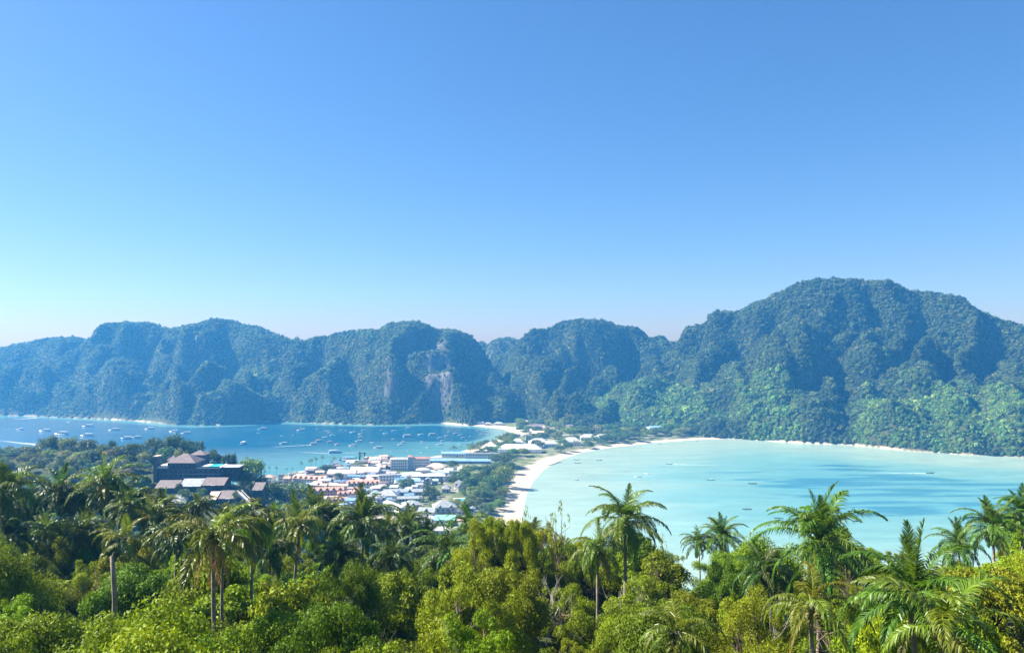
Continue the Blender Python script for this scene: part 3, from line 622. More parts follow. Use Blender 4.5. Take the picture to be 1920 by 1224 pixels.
def house(loc, w, d, h, rz, wm_, rk_, label, kind='gable', rise=None, floors=1, nf=3, ns=1, name='house', group=None, cat='house', sink=1.0, ov=.7, door=True, dormers=0, veranda=False):
    e = empty(name, loc, rz); tag(e, label, cat, group)
    rise = rise if rise is not None else d * .28
    mb = MB().box(-w / 2, w / 2, -d / 2, d / 2, -sink, h)
    if kind == 'gable': mb.gable_wall(w, d, h, rise)
    mb.part('wall', wm_, e)
    rm = RF[rk_]
    if kind == 'gable': rf_ = MB().gable(w, d, h, rise, ov).part('roof', rm, e)
    elif kind == 'hip': rf_ = MB().hip(w, d, h, rise, ov).part('roof', rm, e)
    elif kind == 'shed':
        V = [(-w / 2 - ov, -d / 2 - ov, h + .03), (w / 2 + ov, -d / 2 - ov, h + .03), (w / 2 + ov, d / 2 + ov, h + rise), (-w / 2 - ov, d / 2 + ov, h + rise)]
        V += [(a, b, c + .2) for a, b, c in V]
        rf_ = MB().add(V, [(3, 2, 1, 0), (4, 5, 6, 7), (0, 1, 5, 4), (1, 2, 6, 5), (2, 3, 7, 6), (3, 0, 4, 7)]).part('roof', rm, e)
    else:
        b = MB().box(-w / 2 - .25, w / 2 + .25, -d / 2 - .25, d / 2 + .25, h + .003, h + .25)
        b.box(-w / 2 - .25, w / 2 + .25, -d / 2 - .25, -d / 2, h + .25, h + .8).box(-w / 2 - .25, w / 2 + .25, d / 2, d / 2 + .25, h + .25, h + .8)
        rf_ = b.part('roof', rm, e)
        link('water_tank', MB().tube([(0, 0, 0), (0, 0, 1.5), (0, 0, 1.7)], [.7, .7, .3], 10).mesh('water_tank', M_GREYW), rf_, (w * .25, d * .2, h + .25))
    for k in range(dormers):
        x = -w / 2 + w * (k + .5) / dormers; y0 = -d / 2 - ov * .4; zz = h
        D_ = MB(); hw = min(2.0, w / dormers * .34)
        D_.add([(x - hw, y0, zz), (x + hw, y0, zz), (x, y0, zz + hw * 1.15), (x - hw, y0 + d * .3, zz + .4), (x + hw, y0 + d * .3, zz + .4), (x, y0 + d * .42, zz + hw * 1.15)], [(0, 2, 5, 3), (2, 1, 4, 5)])
        D_.part('dormer', rm, rf_)
        link('gable_end', MB().add([(x - hw * .8, y0 + .15, zz), (x + hw * .8, y0 + .15, zz), (x, y0 + .15, zz + hw * .9)], [(0, 1, 2)]).mesh('gable_end', M_DARKW), rf_)
    fh = h / floors
    for f in range(floors):
        z = f * fh + fh * .55; wh = min(1.5, fh * .5)
        if nf: window_row(e, w, d, z, nf, 'f', min(1.6, w / nf * .5), wh)
        if ns:
            window_row(e, w, d, z, ns, 'l', min(1.6, d / ns * .5), wh); window_row(e, w, d, z, ns, 'r', min(1.6, d / ns * .5), wh)
    if veranda:
        vb = MB().box(-w / 2, w / 2, -d / 2 - 2.2, -d / 2 - .01, h * .45, h * .45 + .2)
        for k in range(max(2, int(w / 4)) + 1):
            x = -w / 2 + .15 + (w - .3) * k / max(2, int(w / 4)); vb.box(x - .12, x + .12, -d / 2 - 2.15, -d / 2 - 1.9, -sink, h * .98)
        vb.part('veranda', M_WHITE, e)
    if door: window_on(e, w * .18, -d / 2 - .03, 1.05, 1.1, 2.1, 'f', M_BROWNW, 'door')
    OCC.append((loc[0], loc[1], .5 * math.hypot(w, d) * .82))
    return e
def town_house(px, py, wpx, label, rk_, h=4.0, dr=.6, rz=0., kind='gable', wm_=M_WHITE, floors=1, nf=3, **k):
    """px, py: middle of the front foot; wpx: apparent width in the 1920 frame"""
    x, y, z = gpt(px, py, 2.0); w = wpx * y / FPX
    d = w * dr
    return house((x, y + d / 2 * math.cos(rz), 2.0), w, d, h, rz, wm_, rk_, label, kind, floors=floors, nf=nf, **k)
D2 = math.radians
# white four-storey hotel in two wings with a blue stair tower
x, y, _ = gpt(770, 881, 2.0)
wh = empty('hotel_building', (x, y, 2.0), D2(6)); tag(wh, 'white four storey hotel with two window-studded wings and blue stair tower', 'hotel')
for (x0, x1, y0, y1, nf_) in ((-24, -3.2, -2, 12, 7), (3.2, 23, 0.5, 13, 8)):
    e = MB().box(x0, x1, y0, y1, -1, 13.2).part('wall', M_WHITE, wh)
    cx = (x0 + x1) / 2; w = x1 - x0; d = y1 - y0
    for f in range(4):
        for k in range(nf_):
            window_on(wh, x0 + 1.2 + (w - 2.4) * (k + .5) / nf_, y0, 1.9 + 3.2 * f, 1.4, 1.6, 'f')
        MB().box(x0 - .3, x1 + .3, y0 - .5, y0 - .02, 3.2 * f + .55, 3.2 * f + .75).part('balcony', M_WHITE, wh)
        for k in range(3): window_on(wh, x0, y0 + 2.5 + 4 * k, 1.9 + 3.2 * f, 1.3, 1.5, 'l')
    V = MB().hip(w, d, 13.22, 1.8, .8); r_ = V.part('roof', RF['red' if x0 > 0 else 'pale'], wh, loc=(cx, (y0 + y1) / 2, 0))
MB().box(-3.2, 3.2, -1, 9, -1, 15.5).part('stair_tower', M_BLUEG, wh); MB().hip(6.4, 10, 15.52, 2.2, .5).part('tower_roof', RF['red'], wh, loc=(0, 4, 0))
OCC.append((x, y + 6, 24))
# school: long blue roofs and the arcaded white block behind
town_house(862, 869, 116, 'long single storey building with bright blue metal roof by the shore', 'blue', 3.6, .11, D2(-3), 'gable', M_BLUEG, 1, 22, name='school_building', cat='building', rise=2.2)
town_house(905, 861, 66, 'white two storey arcaded building behind the long blue roof', 'pale', 7, .17, D2(-3), 'flat', M_WHITE, 2, 14, name='school_building', cat='building')
town_house(850, 857, 44, 'low hall with pale blue roof beside the arcaded white building', 'blue', 5, .28, D2(-3), 'gable', M_WHITE, 1, 8, name='school_hall', cat='building', rise=2)
# named town buildings
T = town_house
T(730, 907, 42, 'grey white block with two rows of dark openings below the mast', 'pale', 9, .4, D2(12), 'flat', M_WHITE, 3, 7, name='apartment_block', cat='building')
T(683, 892, 54, 'large hall with broad white metal roof in the middle of town', 'white', 5, .45, D2(-6), 'gable', M_WHITE, 1, 6, name='market_hall', cat='hall')
T(640, 895, 52, 'long low hall with white roof beside the dark conical tree', 'white', 4.5, .4, D2(-4), 'gable', M_WHITE, 1, 6, name='market_hall', cat='hall')
T(665, 902, 34, 'flat roofed pale building with light blue rooftop', 'blue', 5, .5, D2(-6), 'flat', M_WHITE, 1, 5)
T(811, 903, 44, 'blue grey house under a wide white hipped roof', 'white', 6, .55, D2(4), 'hip', M_BLUEG, 2, 5, rise=2.4)
T(768, 900, 36, 'white house with pale green metal roof', 'green', 5, .5, D2(8), 'gable', M_WHITE, 1, 4)
T(818, 883, 34, 'pale walled house with tan hipped roof behind the white hipped roof', 'tan', 5, .6, D2(-10), 'hip', M_CREAM, 1, 4)
T(792, 888, 24, 'small white hipped house below the white hotel', 'white', 4, .6, D2(5), 'hip', M_WHITE, 1, 3)
T(767, 930, 48, 'long two tier grey roofed lodge with a small dormer', 'grey', 4.5, .3, D2(6), 'gable', M_GREYW, 1, 8, dormers=1, name='lodge', cat='building')
T(768, 942, 46, 'long grey roofed lodge in front of the two tier lodge', 'grey', 4, .26, D2(6), 'gable', M_GREYW, 1, 7, name='lodge', cat='building')
T(770, 955, 32, 'grey hipped roof bungalow beside the white diagonal roof', 'grey', 4, .8, D2(20), 'hip', M_GREYW, 1, 3, dormers=1)
T(800, 972, 30, 'grey gabled villa with white veranda near the turquoise roof', 'grey', 6, .7, D2(-8), 'gable', M_WHITE, 2, 3, dormers=1, veranda=True)
T(832, 962, 42, 'broad grey hipped villa with two dormers', 'grey', 5, .75, D2(12), 'hip', M_GREYW, 1, 4, dormers=2, rise=5)
T(725, 938, 38, 'pale grey hipped roof villa above the white diagonal roof', 'pale', 4.5, .6, D2(-4), 'hip', M_WHITE, 1, 4, rise=4.5)
T(695, 942, 30, 'pale hipped roof house next to the orange resort rows', 'pale', 4, .7, D2(10), 'hip', M_WHITE, 1, 3, rise=3)
T(836, 924, 15, 'small grey hipped cottage among garden trees', 'grey', 4, .9, 0, 'hip', M_GREYW, 1, 2, rise=4)
T(862, 905, 16, 'steep grey chalet with triangular gable, upper of two', 'dark', 4, 1.0, D2(-60), 'gable', M_GREYW, 1, 2, rise=5, dormers=1)
T(863, 918, 18, 'steep grey chalet with triangular gable, lower of two', 'dark', 4, 1.0, D2(-60), 'gable', M_GREYW, 1, 2, rise=5, dormers=1)
x, y, _ = gpt(738, 958, 2.0)
house((x, y + 8, 2), 34, 8, 4, D2(-56), M_WHITE, 'white', 'long narrow shed with white roof set diagonally to the lodges', 'gable', rise=1.4, nf=6, name='shed', cat='shed')
T(833, 985, 36, 'house with turquoise metal roof above the palms', 'cyan', 4.5, .55, D2(-2), 'shed', M_WHITE, 1, 4, rise=2.0)
T(834, 1003, 42, 'low building with flat white roof under the turquoise roof', 'white', 3.5, .5, D2(-4), 'shed', M_WHITE, 1, 4, rise=.8)
T(720, 984, 42, 'flat pink concrete rooftop beside the palms', 'pink', 4, .6, D2(-6), 'flat', M_PINKW, 1, 4)
T(870, 985, 24, 'small building with salmon roof near the beach', 'tan', 3.2, .5, D2(-3), 'gable', M_CREAM, 1, 3)
# orange resort rows
for i, (px, py, wp, rz, lb, dm) in enumerate([(608, 944, 46, 8, 'front row of the orange tiled resort with pointed dormers', 4), (612, 931, 60, 8, 'salmon resort row with orange roof behind the pointed dormers', 5), (580, 906, 66, -14, 'long orange tan row of shophouses running towards the shore', 6),
        (634, 919, 36, -6, 'pale orange gabled block above the salmon resort row', 0), (680, 917, 60, 6, 'long tan roofed row with white upper windows', 7), (655, 934, 44, 10, 'orange roofed resort wing stepping towards the pale villas', 5), (598, 918, 34, -20, 'tan roofed block with dark open gable', 1), (640, 945, 36, 12, 'low orange wing with a row of little gables', 5)]):
    T(px, py, wp, lb, 'orange' if i % 3 else 'tan', 6.5 if i in (1, 4) else 5, .26, D2(rz), 'gable', M_PINKW if i in (0, 1, 5, 7) else M_CREAM, 2, max(4, wp // 6), dormers=dm, name='resort_block', cat='building', group='orange roofed resort rows')
T(503, 905, 19, 'orange roofed house at the foot of the wooded spur', 'orange', 6, .7, D2(-10), 'hip', M_WHITE, 2, 3)
T(526, 906, 10, 'narrow white tower house with tall dark windows', 'pale', 9, .9, D2(5), 'flat', M_WHITE, 3, 3)
T(538, 907, 12, 'salmon roofed house beside the narrow tower house', 'orange', 6, .8, D2(-8), 'gable', M_PINKW, 2, 2)
# resort on the isthmus: white roofs
rs = 'resort_pavilion'
T(975, 849, 82, 'long resort pavilion with sweeping white roof and pillared veranda', 'white', 5, .32, D2(-3), 'hip', M_WHITE, 1, 14, rise=6.5, veranda=True, name=rs, cat='pavilion')
T(925, 845, 22, 'small white hipped wing beside the sweeping white pavilion', 'white', 4, .7, D2(-5), 'hip', M_WHITE, 1, 3, rise=4.5, name=rs, cat='pavilion')
T(971, 834, 22, 'white steep hipped pavilion behind the sweeping roof', 'white', 4, .7, D2(-5), 'hip', M_WHITE, 1, 3, rise=5.5, name=rs, cat='pavilion')
T(1010, 836, 34, 'white double hipped pavilion with peaked ridge', 'white', 5, .6, D2(8), 'hip', M_WHITE, 1, 5, rise=6, name=rs, cat='pavilion')
T(1033, 838, 26, 'white hipped pavilion tucked under the peaked ridge', 'white', 4.5, .6, D2(6), 'hip', M_WHITE, 1, 4, rise=5, name=rs, cat='pavilion')
T(1072, 836, 34, 'tiered white hipped pavilion facing the turquoise bay', 'white', 6, .6, D2(4), 'hip', M_WHITE, 2, 5, rise=6.5, name=rs, cat='pavilion')
T(1103, 826, 28, 'long white hipped pavilion behind the palm garden', 'white', 5, .5, D2(2), 'hip', M_WHITE, 1, 5, rise=5, name=rs, cat='pavilion')
T(1131, 826, 27, 'white hipped pavilion at the far end of the palm garden', 'white', 5, .5, D2(2), 'hip', M_WHITE, 1, 5, rise=5, name=rs, cat='pavilion')
T(1009, 806, 24, 'brown roofed hall behind the tall casuarinas', 'brown', 6, .6, D2(-4), 'gable', M_BROWNW, 1, 4)
T(1009, 819, 22, 'brown walled house with tan roof under the casuarinas', 'tan', 6, .6, D2(-4), 'gable', M_BROWNW, 2, 4)
T(987, 795, 20, 'pink white row house at the foot of the jungle', 'pink', 4, .5, 0, 'gable', M_WHITE, 1, 4)
T(1012, 794, 14, 'little blue roofed house at the foot of the jungle', 'blue', 3.5, .6, 0, 'gable', M_WHITE, 1, 3)
T(1126, 805, 24, 'pinkish brown roofed house behind the palm garden', 'pink', 4, .5, D2(4), 'gable', M_CREAM, 1, 4)
T(1197, 808, 46, 'long pale green roofed hall beside the jungle', 'green', 4, .3, D2(3), 'gable', M_WHITE, 1, 9, rise=2.5, name='hall', cat='hall')
T(1238, 808, 40, 'dark walled hall with long pale blue roof', 'blue', 6, .3, D2(3), 'gable', M_BLUEG, 1, 8, rise=2.5, name='hall', cat='hall')
T(1283, 806, 30, 'big white gabled warehouse by the beach trees', 'white', 7, .6, D2(-12), 'gable', M_GREYW, 1, 4, rise=4, name='warehouse', cat='warehouse')
T(1285, 793, 22, 'small white huts roof above the white warehouse', 'white', 3.5, .5, D2(6), 'gable', M_WHITE, 1, 3)
for i, (px, py, wp, rk_, lb) in enumerate([(1362, 809, 18, 'pale', 'grey two storey beach house under the jungle slope'), (1385, 812, 24, 'grey', 'grey roofed beach lodge under the jungle slope'), (1410, 809, 22, 'pink', 'pinkish roofed house at the end of the beach'), (1372, 818, 22, 'pale', 'low pale beach bar at the water edge'), (1425, 818, 20, 'brown', 'brown roofed hut where the beach meets the jungle'), (1348, 816, 16, 'green', 'pale green roofed hut on the back of the beach')]):
    T(px, py, wp, lb, rk_, 4.5, .6, D2(R.uniform(-8, 8)), 'gable', (M_GREYW, M_CREAM)[i % 2], 1, 3)
# long terraced hotel below the cliff
x, y, _ = gpt(902, 786, 2.0)
lh = empty('hotel_building', (x, y + 8, 2), D2(-2)); tag(lh, 'long low dark hotel with white floor bands at the foot of the cliff', 'hotel')
MB().box(-32, 32, -5, 6, -1, 12).part('wall', M_DARKW, lh)
for f in range(4): MB().box(-33, 33, -7, -5.02, f * 3.6 + .1, f * 3.6 + .9).part('balcony', M_WHITE, lh)
MB().gable(64, 11, 12.02, 2.2, 1.5).part('roof', RF['blue'], lh)
for f in range(3):
    for k in range(16): window_on(lh, -30 + 4 * k, -5, f * 3.6 + 2.2, 2.4, 1.8, 'f')
OCC.append((x, y + 8, 30))
for i, (px, py, wp) in enumerate([(850, 789, 14), (862, 792, 12), (884, 794, 16), (900, 795, 14), (915, 797, 12), (935, 797, 16)]):
    T(px, py, wp, 'little beach hut with pale roof below the long banded hotel', 'pale', 3.2, .6, D2(R.uniform(-10, 10)), 'hip', M_CREAM, 1, 2, group='beach huts below the banded hotel')
# white tents
for px, py, w in ((876, 878, 12), (866, 881, 14), (902, 876, 8)):
    x, y, _ = gpt(px, py, 2.0); s = w * y / FPX
    e = empty('marquee_tent', (x, y, 2)); tag(e, 'white peaked marquee tent by the green trees', 'tent', 'white marquee tents')
    n = 12; V = [(0, 0, s * .75)]
    for rr, zz in ((.1, .56), (.28, .42), (.6, .30), (.6, .12)): V += [(s * rr * math.cos(6.2832 * k / n), s * rr * math.sin(6.2832 * k / n), s * zz) for k in range(n)]
    F = [(0, 1 + k, 1 + (k + 1) % n) for k in range(n)]
    for j in range(3): F += [(1 + j * n + k, 1 + (j + 1) * n + k, 1 + (j + 1) * n + (k + 1) % n, 1 + j * n + (k + 1) % n) for k in range(n)]
    link('canopy', new_mesh('canopy', V, F, [M_WHITE]), e)
    for k in range(4): MB().tube([(s * .55 * math.cos(.8 + 1.57 * k), s * .55 * math.sin(.8 + 1.57 * k), -.3), (s * .55 * math.cos(.8 + 1.57 * k), s * .55 * math.sin(.8 + 1.57 * k), s * .2)], .12, 6).part('pole', M_WHITE, e)
    OCC.append((x, y, s * .6))
# swimming pool, mast, pier gate
M_POOL = mat('pool_water', (0.06, 0.50, 0.58), .1, .05, .5, spec=.5)
x, y, _ = gpt(863, 937, 2.0); e = empty('swimming_pool', (x, y, 2.0), D2(3)); tag(e, 'blue swimming pool with pale paved edge in the hotel garden', 'pool')
b = MB()
for bx in ((-7, 7, -8, -5.5), (-7, 7, 5.5, 8), (-7, -5, -5.5, 5.5), (5, 7, -5.5, 5.5)): b.box(*bx, -.3, .35)
b.part('pool_deck', M_SAND, e); MB().box(-5, 5, -5.5, 5.5, -.3, .22).part('pool_water', M_POOL, e); OCC.append((x, y, 11))
x, y, _ = gpt(716, 896, 2.0); e = empty('radio_mast', (x, y, 2)); tag(e, 'tall thin lattice mast rising between the white roofs', 'mast')
b = MB()
for a, c in ((-.5, -.5), (.5, -.5), (.5, .5), (-.5, .5)): b.tube([(a, c, 0), (a * .5, c * .5, 24)], .09, 5)
for k in range(12): b.tube([(-.5 + .02 * k, -.5 + .02 * k, 2 * k), (.5 - .02 * k, .5 - .02 * k, 2 * k + 2)], .06, 4).tube([(.5 - .02 * k, -.5 + .02 * k, 2 * k), (-.5 + .02 * k, .5 - .02 * k, 2 * k + 2)], .06, 4)
b.part('lattice', M_DARKW, e); MB().tube([(0, 0, 24), (0, 0, 28)], .08, 5).part('antenna', M_DARKW, e)
x, y, _ = gpt(679, 864, .5); e = empty('pier', (x, y, 0), D2(-10)); tag(e, 'concrete ferry pier with a dark open gate frame', 'pier')
MB().box(-28, 6, -3, 3, .9, 1.5).part('deck', M_GREYW, e)
for k in range(7): MB().tube([(-26 + 5 * k, -2, -4), (-26 + 5 * k, -2, .9)], .3, 6).tube([(-26 + 5 * k, 2, -4), (-26 + 5 * k, 2, .9)], .3, 6).part('pile', M_GREYW, e)
for sx in (-3.5, 3.5): MB().box(sx - .7, sx + .7, -.7, .7, 1.5, 12).part('gate_post', M_DARKW, e)
MB().box(-5, 5, -.6, .6, 10.2, 11.4).part('gate_beam', M_DARKW, e)

# random small town houses between the named ones
SHED = [('white', M_WHITE, 'small town house with white metal roof and pale walls', 'white roofed town houses'), ('pale', M_GREYW, 'small town house with pale grey roof and grey walls', 'pale grey roofed town houses'), ('tan', M_CREAM, 'small cream town house with tan tiled roof', 'tan roofed town houses'),
        ('orange', M_CREAM, 'small cream town house with orange tiled roof', 'orange roofed town houses'), ('green', M_WHITE, 'small white town house with pale green roof', 'green roofed town houses'), ('blue', M_WHITE, 'small white town house with light blue metal roof', 'blue roofed town houses'),
        ('brown', M_BROWNW, 'small brown timber house with shingle roof', 'brown timber town houses'), ('dark', M_GREYW, 'small grey town house with dark tiled roof', 'dark roofed town houses'), ('pink', M_PINKW, 'small salmon town house with pinkish roof', 'salmon town houses')]
ZONES = [([(540, 895), (600, 880), (690, 866), (735, 864), (735, 905), (700, 925), (640, 930), (570, 912)], 95, (9, 19), [0, 0, 1, 2, 2, 3, 7, 6, 5, 8]),
         ([(690, 864), (735, 862), (735, 880), (680, 882)], 16, (9, 16), [0, 2, 2, 6, 1]),
         ([(640, 925), (740, 905), (790, 900), (790, 935), (740, 965), (640, 975)], 44, (10, 22), [0, 0, 1, 1, 7, 4, 4, 5]),
         ([(740, 905), (830, 880), (860, 885), (850, 900), (800, 915), (750, 925)], 16, (10, 20), [0, 1, 4, 7, 2]),
         ([(935, 800), (1090, 795), (1120, 812), (1060, 822), (990, 830), (950, 822)], 16, (8, 14), [1, 6, 8, 2, 0]),
         ([(740, 960), (860, 950), (900, 975), (870, 1000), (760, 1000)], 7, (16, 26), [1, 7, 0])]
for poly, n, (w0, w1), kinds in ZONES:
    xs_ = [q[0] for q in poly]; ys_ = [q[1] for q in poly]; made = 0; tries = 0
    while made < n and tries < n * 40:
        tries += 1; px, py = R.uniform(min(xs_), max(xs_)), R.uniform(min(ys_), max(ys_))
        if not in_poly(px, py, poly): continue
        x, y, _ = gpt(px, py, 2.0); w = R.uniform(w0, w1) * y / FPX; dr_ = R.uniform(.5, .8); h = R.choice([3.2, 3.6, 5.5, 6.2, 4.2])
        if not free(x, y, .36 * w): continue
        if shore(np.array([x]), np.array([y]))[0] < 8: continue
        rk_, wm_, lb, gp = SHED[R.choice(kinds)]
        house((x, y, 2.0), w, w * dr_, h, D2(R.choice([6, 6, -14, 84, 20]) + R.uniform(-6, 6)), wm_, rk_, lb + ' near the ' + near_land(TOWN_LAND, x, y), R.choice(['gable', 'gable', 'hip', 'flat' if rk_ in ('white', 'pale', 'pink') else 'gable']), floors=2 if h > 5 else 1, nf=2, ns=1, group=gp)
        made += 1

# ------------------------------------------------------------------ cliff-top hotel on the wooded spur
hx, hy, hz = ppt(350, 905, 460)
H_ = empty('hillside_hotel', (hx, hy, hz), 0); tag(H_, 'shade-darkened hillside hotel with brown hipped roof and rooftop pool terrace', 'hotel')
u_ = 460 / FPX
def hp(px, py, dy=0.0): return ((px - 960) / FPX * (hy + dy) - hx, CAMZ - (py - HY) / FPX * (hy + dy) - hz)
def hbox(name, px0, px1, py0, py1, y0, y1, m, parent=H_):
    a = hp(px0, py1, y0); b = hp(px1, py0, y0); return MB().box(a[0], b[0], y0, y1, a[1], b[1]).part(name, m, parent)
M_SHADEW = mat('shaded_wall', (0.085, 0.085, 0.10), .85, .3, .5, streak=True)  # shade of the hotel walls put into a dark blue-grey base colour
hbox('wall', 295, 414, 878, 925, 0, 17, M_SHADEW); hbox('upper_wall', 314, 368, 868.3, 877.9, 1.2, 15, M_SHADEW); hbox('terrace', 293, 314, 874.6, 877.9, -.6, 16, M_SAND)
hbox('tower', 287.5, 294.5, 857, 925, -1, 4, M_SHADEW); hbox('tower_cap', 286.5, 295.5, 855, 856.9, -1.6, 4.6, RF['tan'])
a = hp(339, 868, 1.2); MB().hip(17.0, 14, 0, 5.0, .8).part('roof', RF['brown'], H_, loc=(a[0], 8.2, a[1]))
a = hp(326, 862, 9.5); MB().hip(6, 6, 0, 3.0, .4).part('roof', RF['brown'], H_, loc=(a[0], 9.5, a[1]))
hbox('rear_wall', 357, 383, 853.3, 878, 17.5, 26, M_SHADEW); a = hp(370, 853, 17.5); MB().hip(9, 8.4, 0, 2.6, .8).part('rear_roof', RF['brown'], H_, loc=(a[0], 21.7, a[1]))
hbox('pool_terrace', 369, 412, 876.2, 877.9, -.6, 13, M_WHITE); hbox('rooftop_pool', 388, 409, 874.7, 875.5, 1.4, 12, mat('pool_tiles', (0.03, 0.48, 0.47), .12, .05, .5, spec=.5))
hbox('balustrade', 369, 412, 874.4, 876.1, -.55, -.35, M_GLASS)
for f, (py, n) in enumerate(((873.5, 6), (884, 12), (892, 12), (900, 12))):
    for k in range(n):
        px = (318 + 7.6 * k) if f == 0 else (302 + 9.3 * k); a = hp(px, py, 1.2 if f == 0 else 0)
        window_on(H_, a[0], 1.2 if f == 0 else 0, a[1], 1.5, 1.3, 'f')
for py in (888, 896): hbox('ledge', 340, 413, py, py + .7, -.5, -.02, M_GREYW)
OCC.append((hx, hy + 8, 22)); OCC.append((hx + 14, hy + 8, 14))
HB = [(311, 916, 38, 446, 'brown', 'hillside bungalow with brown roof under the hotel tower'), (356, 913, 36, 448, 'grey', 'hillside bungalow with grey roof between dark shrubs'), (399, 911, 38, 446, 'brown', 'dark two storey bungalow with brown roof under the pool terrace'),
      (427, 936, 38, 436, 'brown', 'hillside bungalow with brown roof beside the stairway'), (396, 938, 14, 434, 'tan', 'small tan roofed bungalow beside the stairway bungalow'), (334, 944, 24, 434, 'grey', 'grey roofed bungalow half hidden by palms'), (243, 916, 14, 455, 'tan', 'tan roofed hut on the wooded spur'), (482, 920, 16, 450, 'brown', 'small brown hut among the trees below the stairway')]
for px, py, wp, D, rk_, lb in HB:
    x, y, z = ppt(px, py, D); w = wp * D / FPX; d = 7.0
    z0 = z
    e = house((x, y + d / 2, z0), w, d, 0.3, D2(2), M_DARKW, rk_, lb, 'shed', rise=3.4, nf=0, ns=0, sink=9, ov=.6, name='bungalow', cat='bungalow', door=False)
    for k in range(3): window_on(e, -w / 2 + w * (k + .5) / 3, -d / 2, -1.6, 1.6, 1.7, 'f')
    MB().box(-w * .1, w * .12, -d / 2 - 1.2, -d / 2 - .62, .35, .75).part('skylight', M_WHITE, e)
x, y, z = ppt(430, 874, 468); house((x, y, z), 14.5, 9, 0.0, D2(2), M_DARKW, 'white', 'flat white roofed annex beside the pool terrace', 'shed', rise=.2, nf=4, ns=0, sink=8, ov=.5, name='annex', cat='building', door=False)
# stairway down the spur
A = Vector(ppt(449, 922, 436)); B = Vector(ppt(494, 966, 404)); e = empty('stairway', A); tag(e, 'straight concrete stairway with pale handrails descending the spur', 'stairs')
dv = B - A; sd_ = dv.cross(Vector((0, 0, 1))).normalized() * 1.1
for k in range(26):
    c = dv * (k + .5) / 26; MB().box(c.x - 1.1, c.x + 1.1, c.y - .7, c.y + .7, c.z - 1.2, c.z).part('step', M_GREYW, e)
for s in (-1, 1): MB().tube([sd_ * s + Vector((0, 0, 1)), dv + sd_ * s + Vector((0, 0, 1))], .13, 5).part('handrail', M_CREAM, e)

# ------------------------------------------------------------------ midground trees, one by one
def mid_tree(px, py_top, D, wpx, col, label, kind=None, name='tree', group=None, base_z=None, minh=4.0):
    x, y, zt = ppt(px, py_top, D); zb = gz(x, y) if base_z is None else base_z
    h = max(zt - zb, minh); T_ = kind or R.choice(MID)
    OCC.append((x, y, .7 * wpx * D / FPX / 2))
    return T_.put(name, (x, y, zb - .2), h, wpx * D / FPX / 2, R.uniform(0, 6.28), jitter(col), label, 'tree', group)
G = GREENS
for px, pt, D, wp, c_, lb, kd in [
    (288, 822, 500, 36, 'dark', 'dark round evergreen directly behind the hotel tower', MID[1]), (322, 818, 505, 46, 'dark', 'broad dark evergreen behind the brown hipped roof', MID[0]), (352, 822, 505, 40, 'dark', 'tall dark evergreen above the rear hotel roof', MID[3]), (378, 829, 500, 14, 'dark', 'slim dark conifer on the crest behind the hotel', CONE),
    (400, 845, 495, 30, 'dark', 'dark spreading tree right above the pool terrace', MID[2]), (310, 838, 490, 30, 'teal', 'blue green shrubby tree beside the hotel tower', MID[1]), (340, 838, 488, 24, 'grey', 'greyish small tree behind the hotel roof', AIRY), (425, 853, 485, 16, 'dark', 'small dark tree over the white annex, beside the pool terrace', MID[2]), (437, 852, 485, 14, 'dark', 'small dark tree over the white annex, beside the bright green tree', MID[0]),
    (470, 862, 478, 50, 'bright', 'large bright green tree between annex and shore palms', MID[0]), (455, 880, 470, 40, 'mid', 'leafy tree on the slope beside the white annex', MID[3]), (487, 892, 476, 30, 'mid', 'leafy tree above the orange roofed house', MID[1]),
    (500, 905, 490, 52, 'dark', 'big dark tree at the foot of the stairway', MID[1]), (535, 908, 495, 56, 'teal', 'big blue green tree with high crown below the stairway', MID[0]), (566, 905, 505, 54, 'teal', 'tall feathery blue green tree beside the orange resort', AIRY), (560, 935, 480, 50, 'mid', 'rounded green tree in front of the orange resort', MID[2]), (515, 940, 455, 40, 'dark', 'dark bushy tree under the stairway', MID[3]),
    (100, 818, 530, 26, 'mid', 'tall crest tree standing next to the pale olive bushy tree', MID[0]), (86, 820, 530, 26, 'mid', 'tall crest tree standing next to the dark lumpy tree', MID[3]), (40, 840, 540, 60, 'dark', 'wide dark tree mass at the end of the spur', MID[1]), (60, 838, 535, 40, 'dark', 'dark tree with lumpy crown at the end of the spur', MID[2]),
    (165, 825, 515, 44, 'dark', 'dark dense tree on the crest beside a pale bushy one', MID[0]), (210, 826, 520, 16, 'dark', 'small dark tree standing clear of the spur crest', MID[1]), (245, 832, 500, 46, 'dark', 'broad dark tree on the crest near the hotel', MID[2]), (128, 818, 525, 30, 'olive', 'pale olive bushy tree on the spur crest', MID[3]),
    (448, 918, 438, 22, 'dark', 'dark shrubby tree beside the top of the stairway', MID[1]), (335, 906, 444, 14, 'dark', 'small dark tree between two hillside bungalows', MID[2]), (345, 916, 438, 20, 'teal', 'round blue green shrub tree before the grey bungalow roof', MID[1]), (378, 914, 438, 18, 'teal', 'round shrub tree under the pool terrace bungalow', MID[3])]:
    mid_tree(px, pt, D, wp, G[c_], lb, kd)
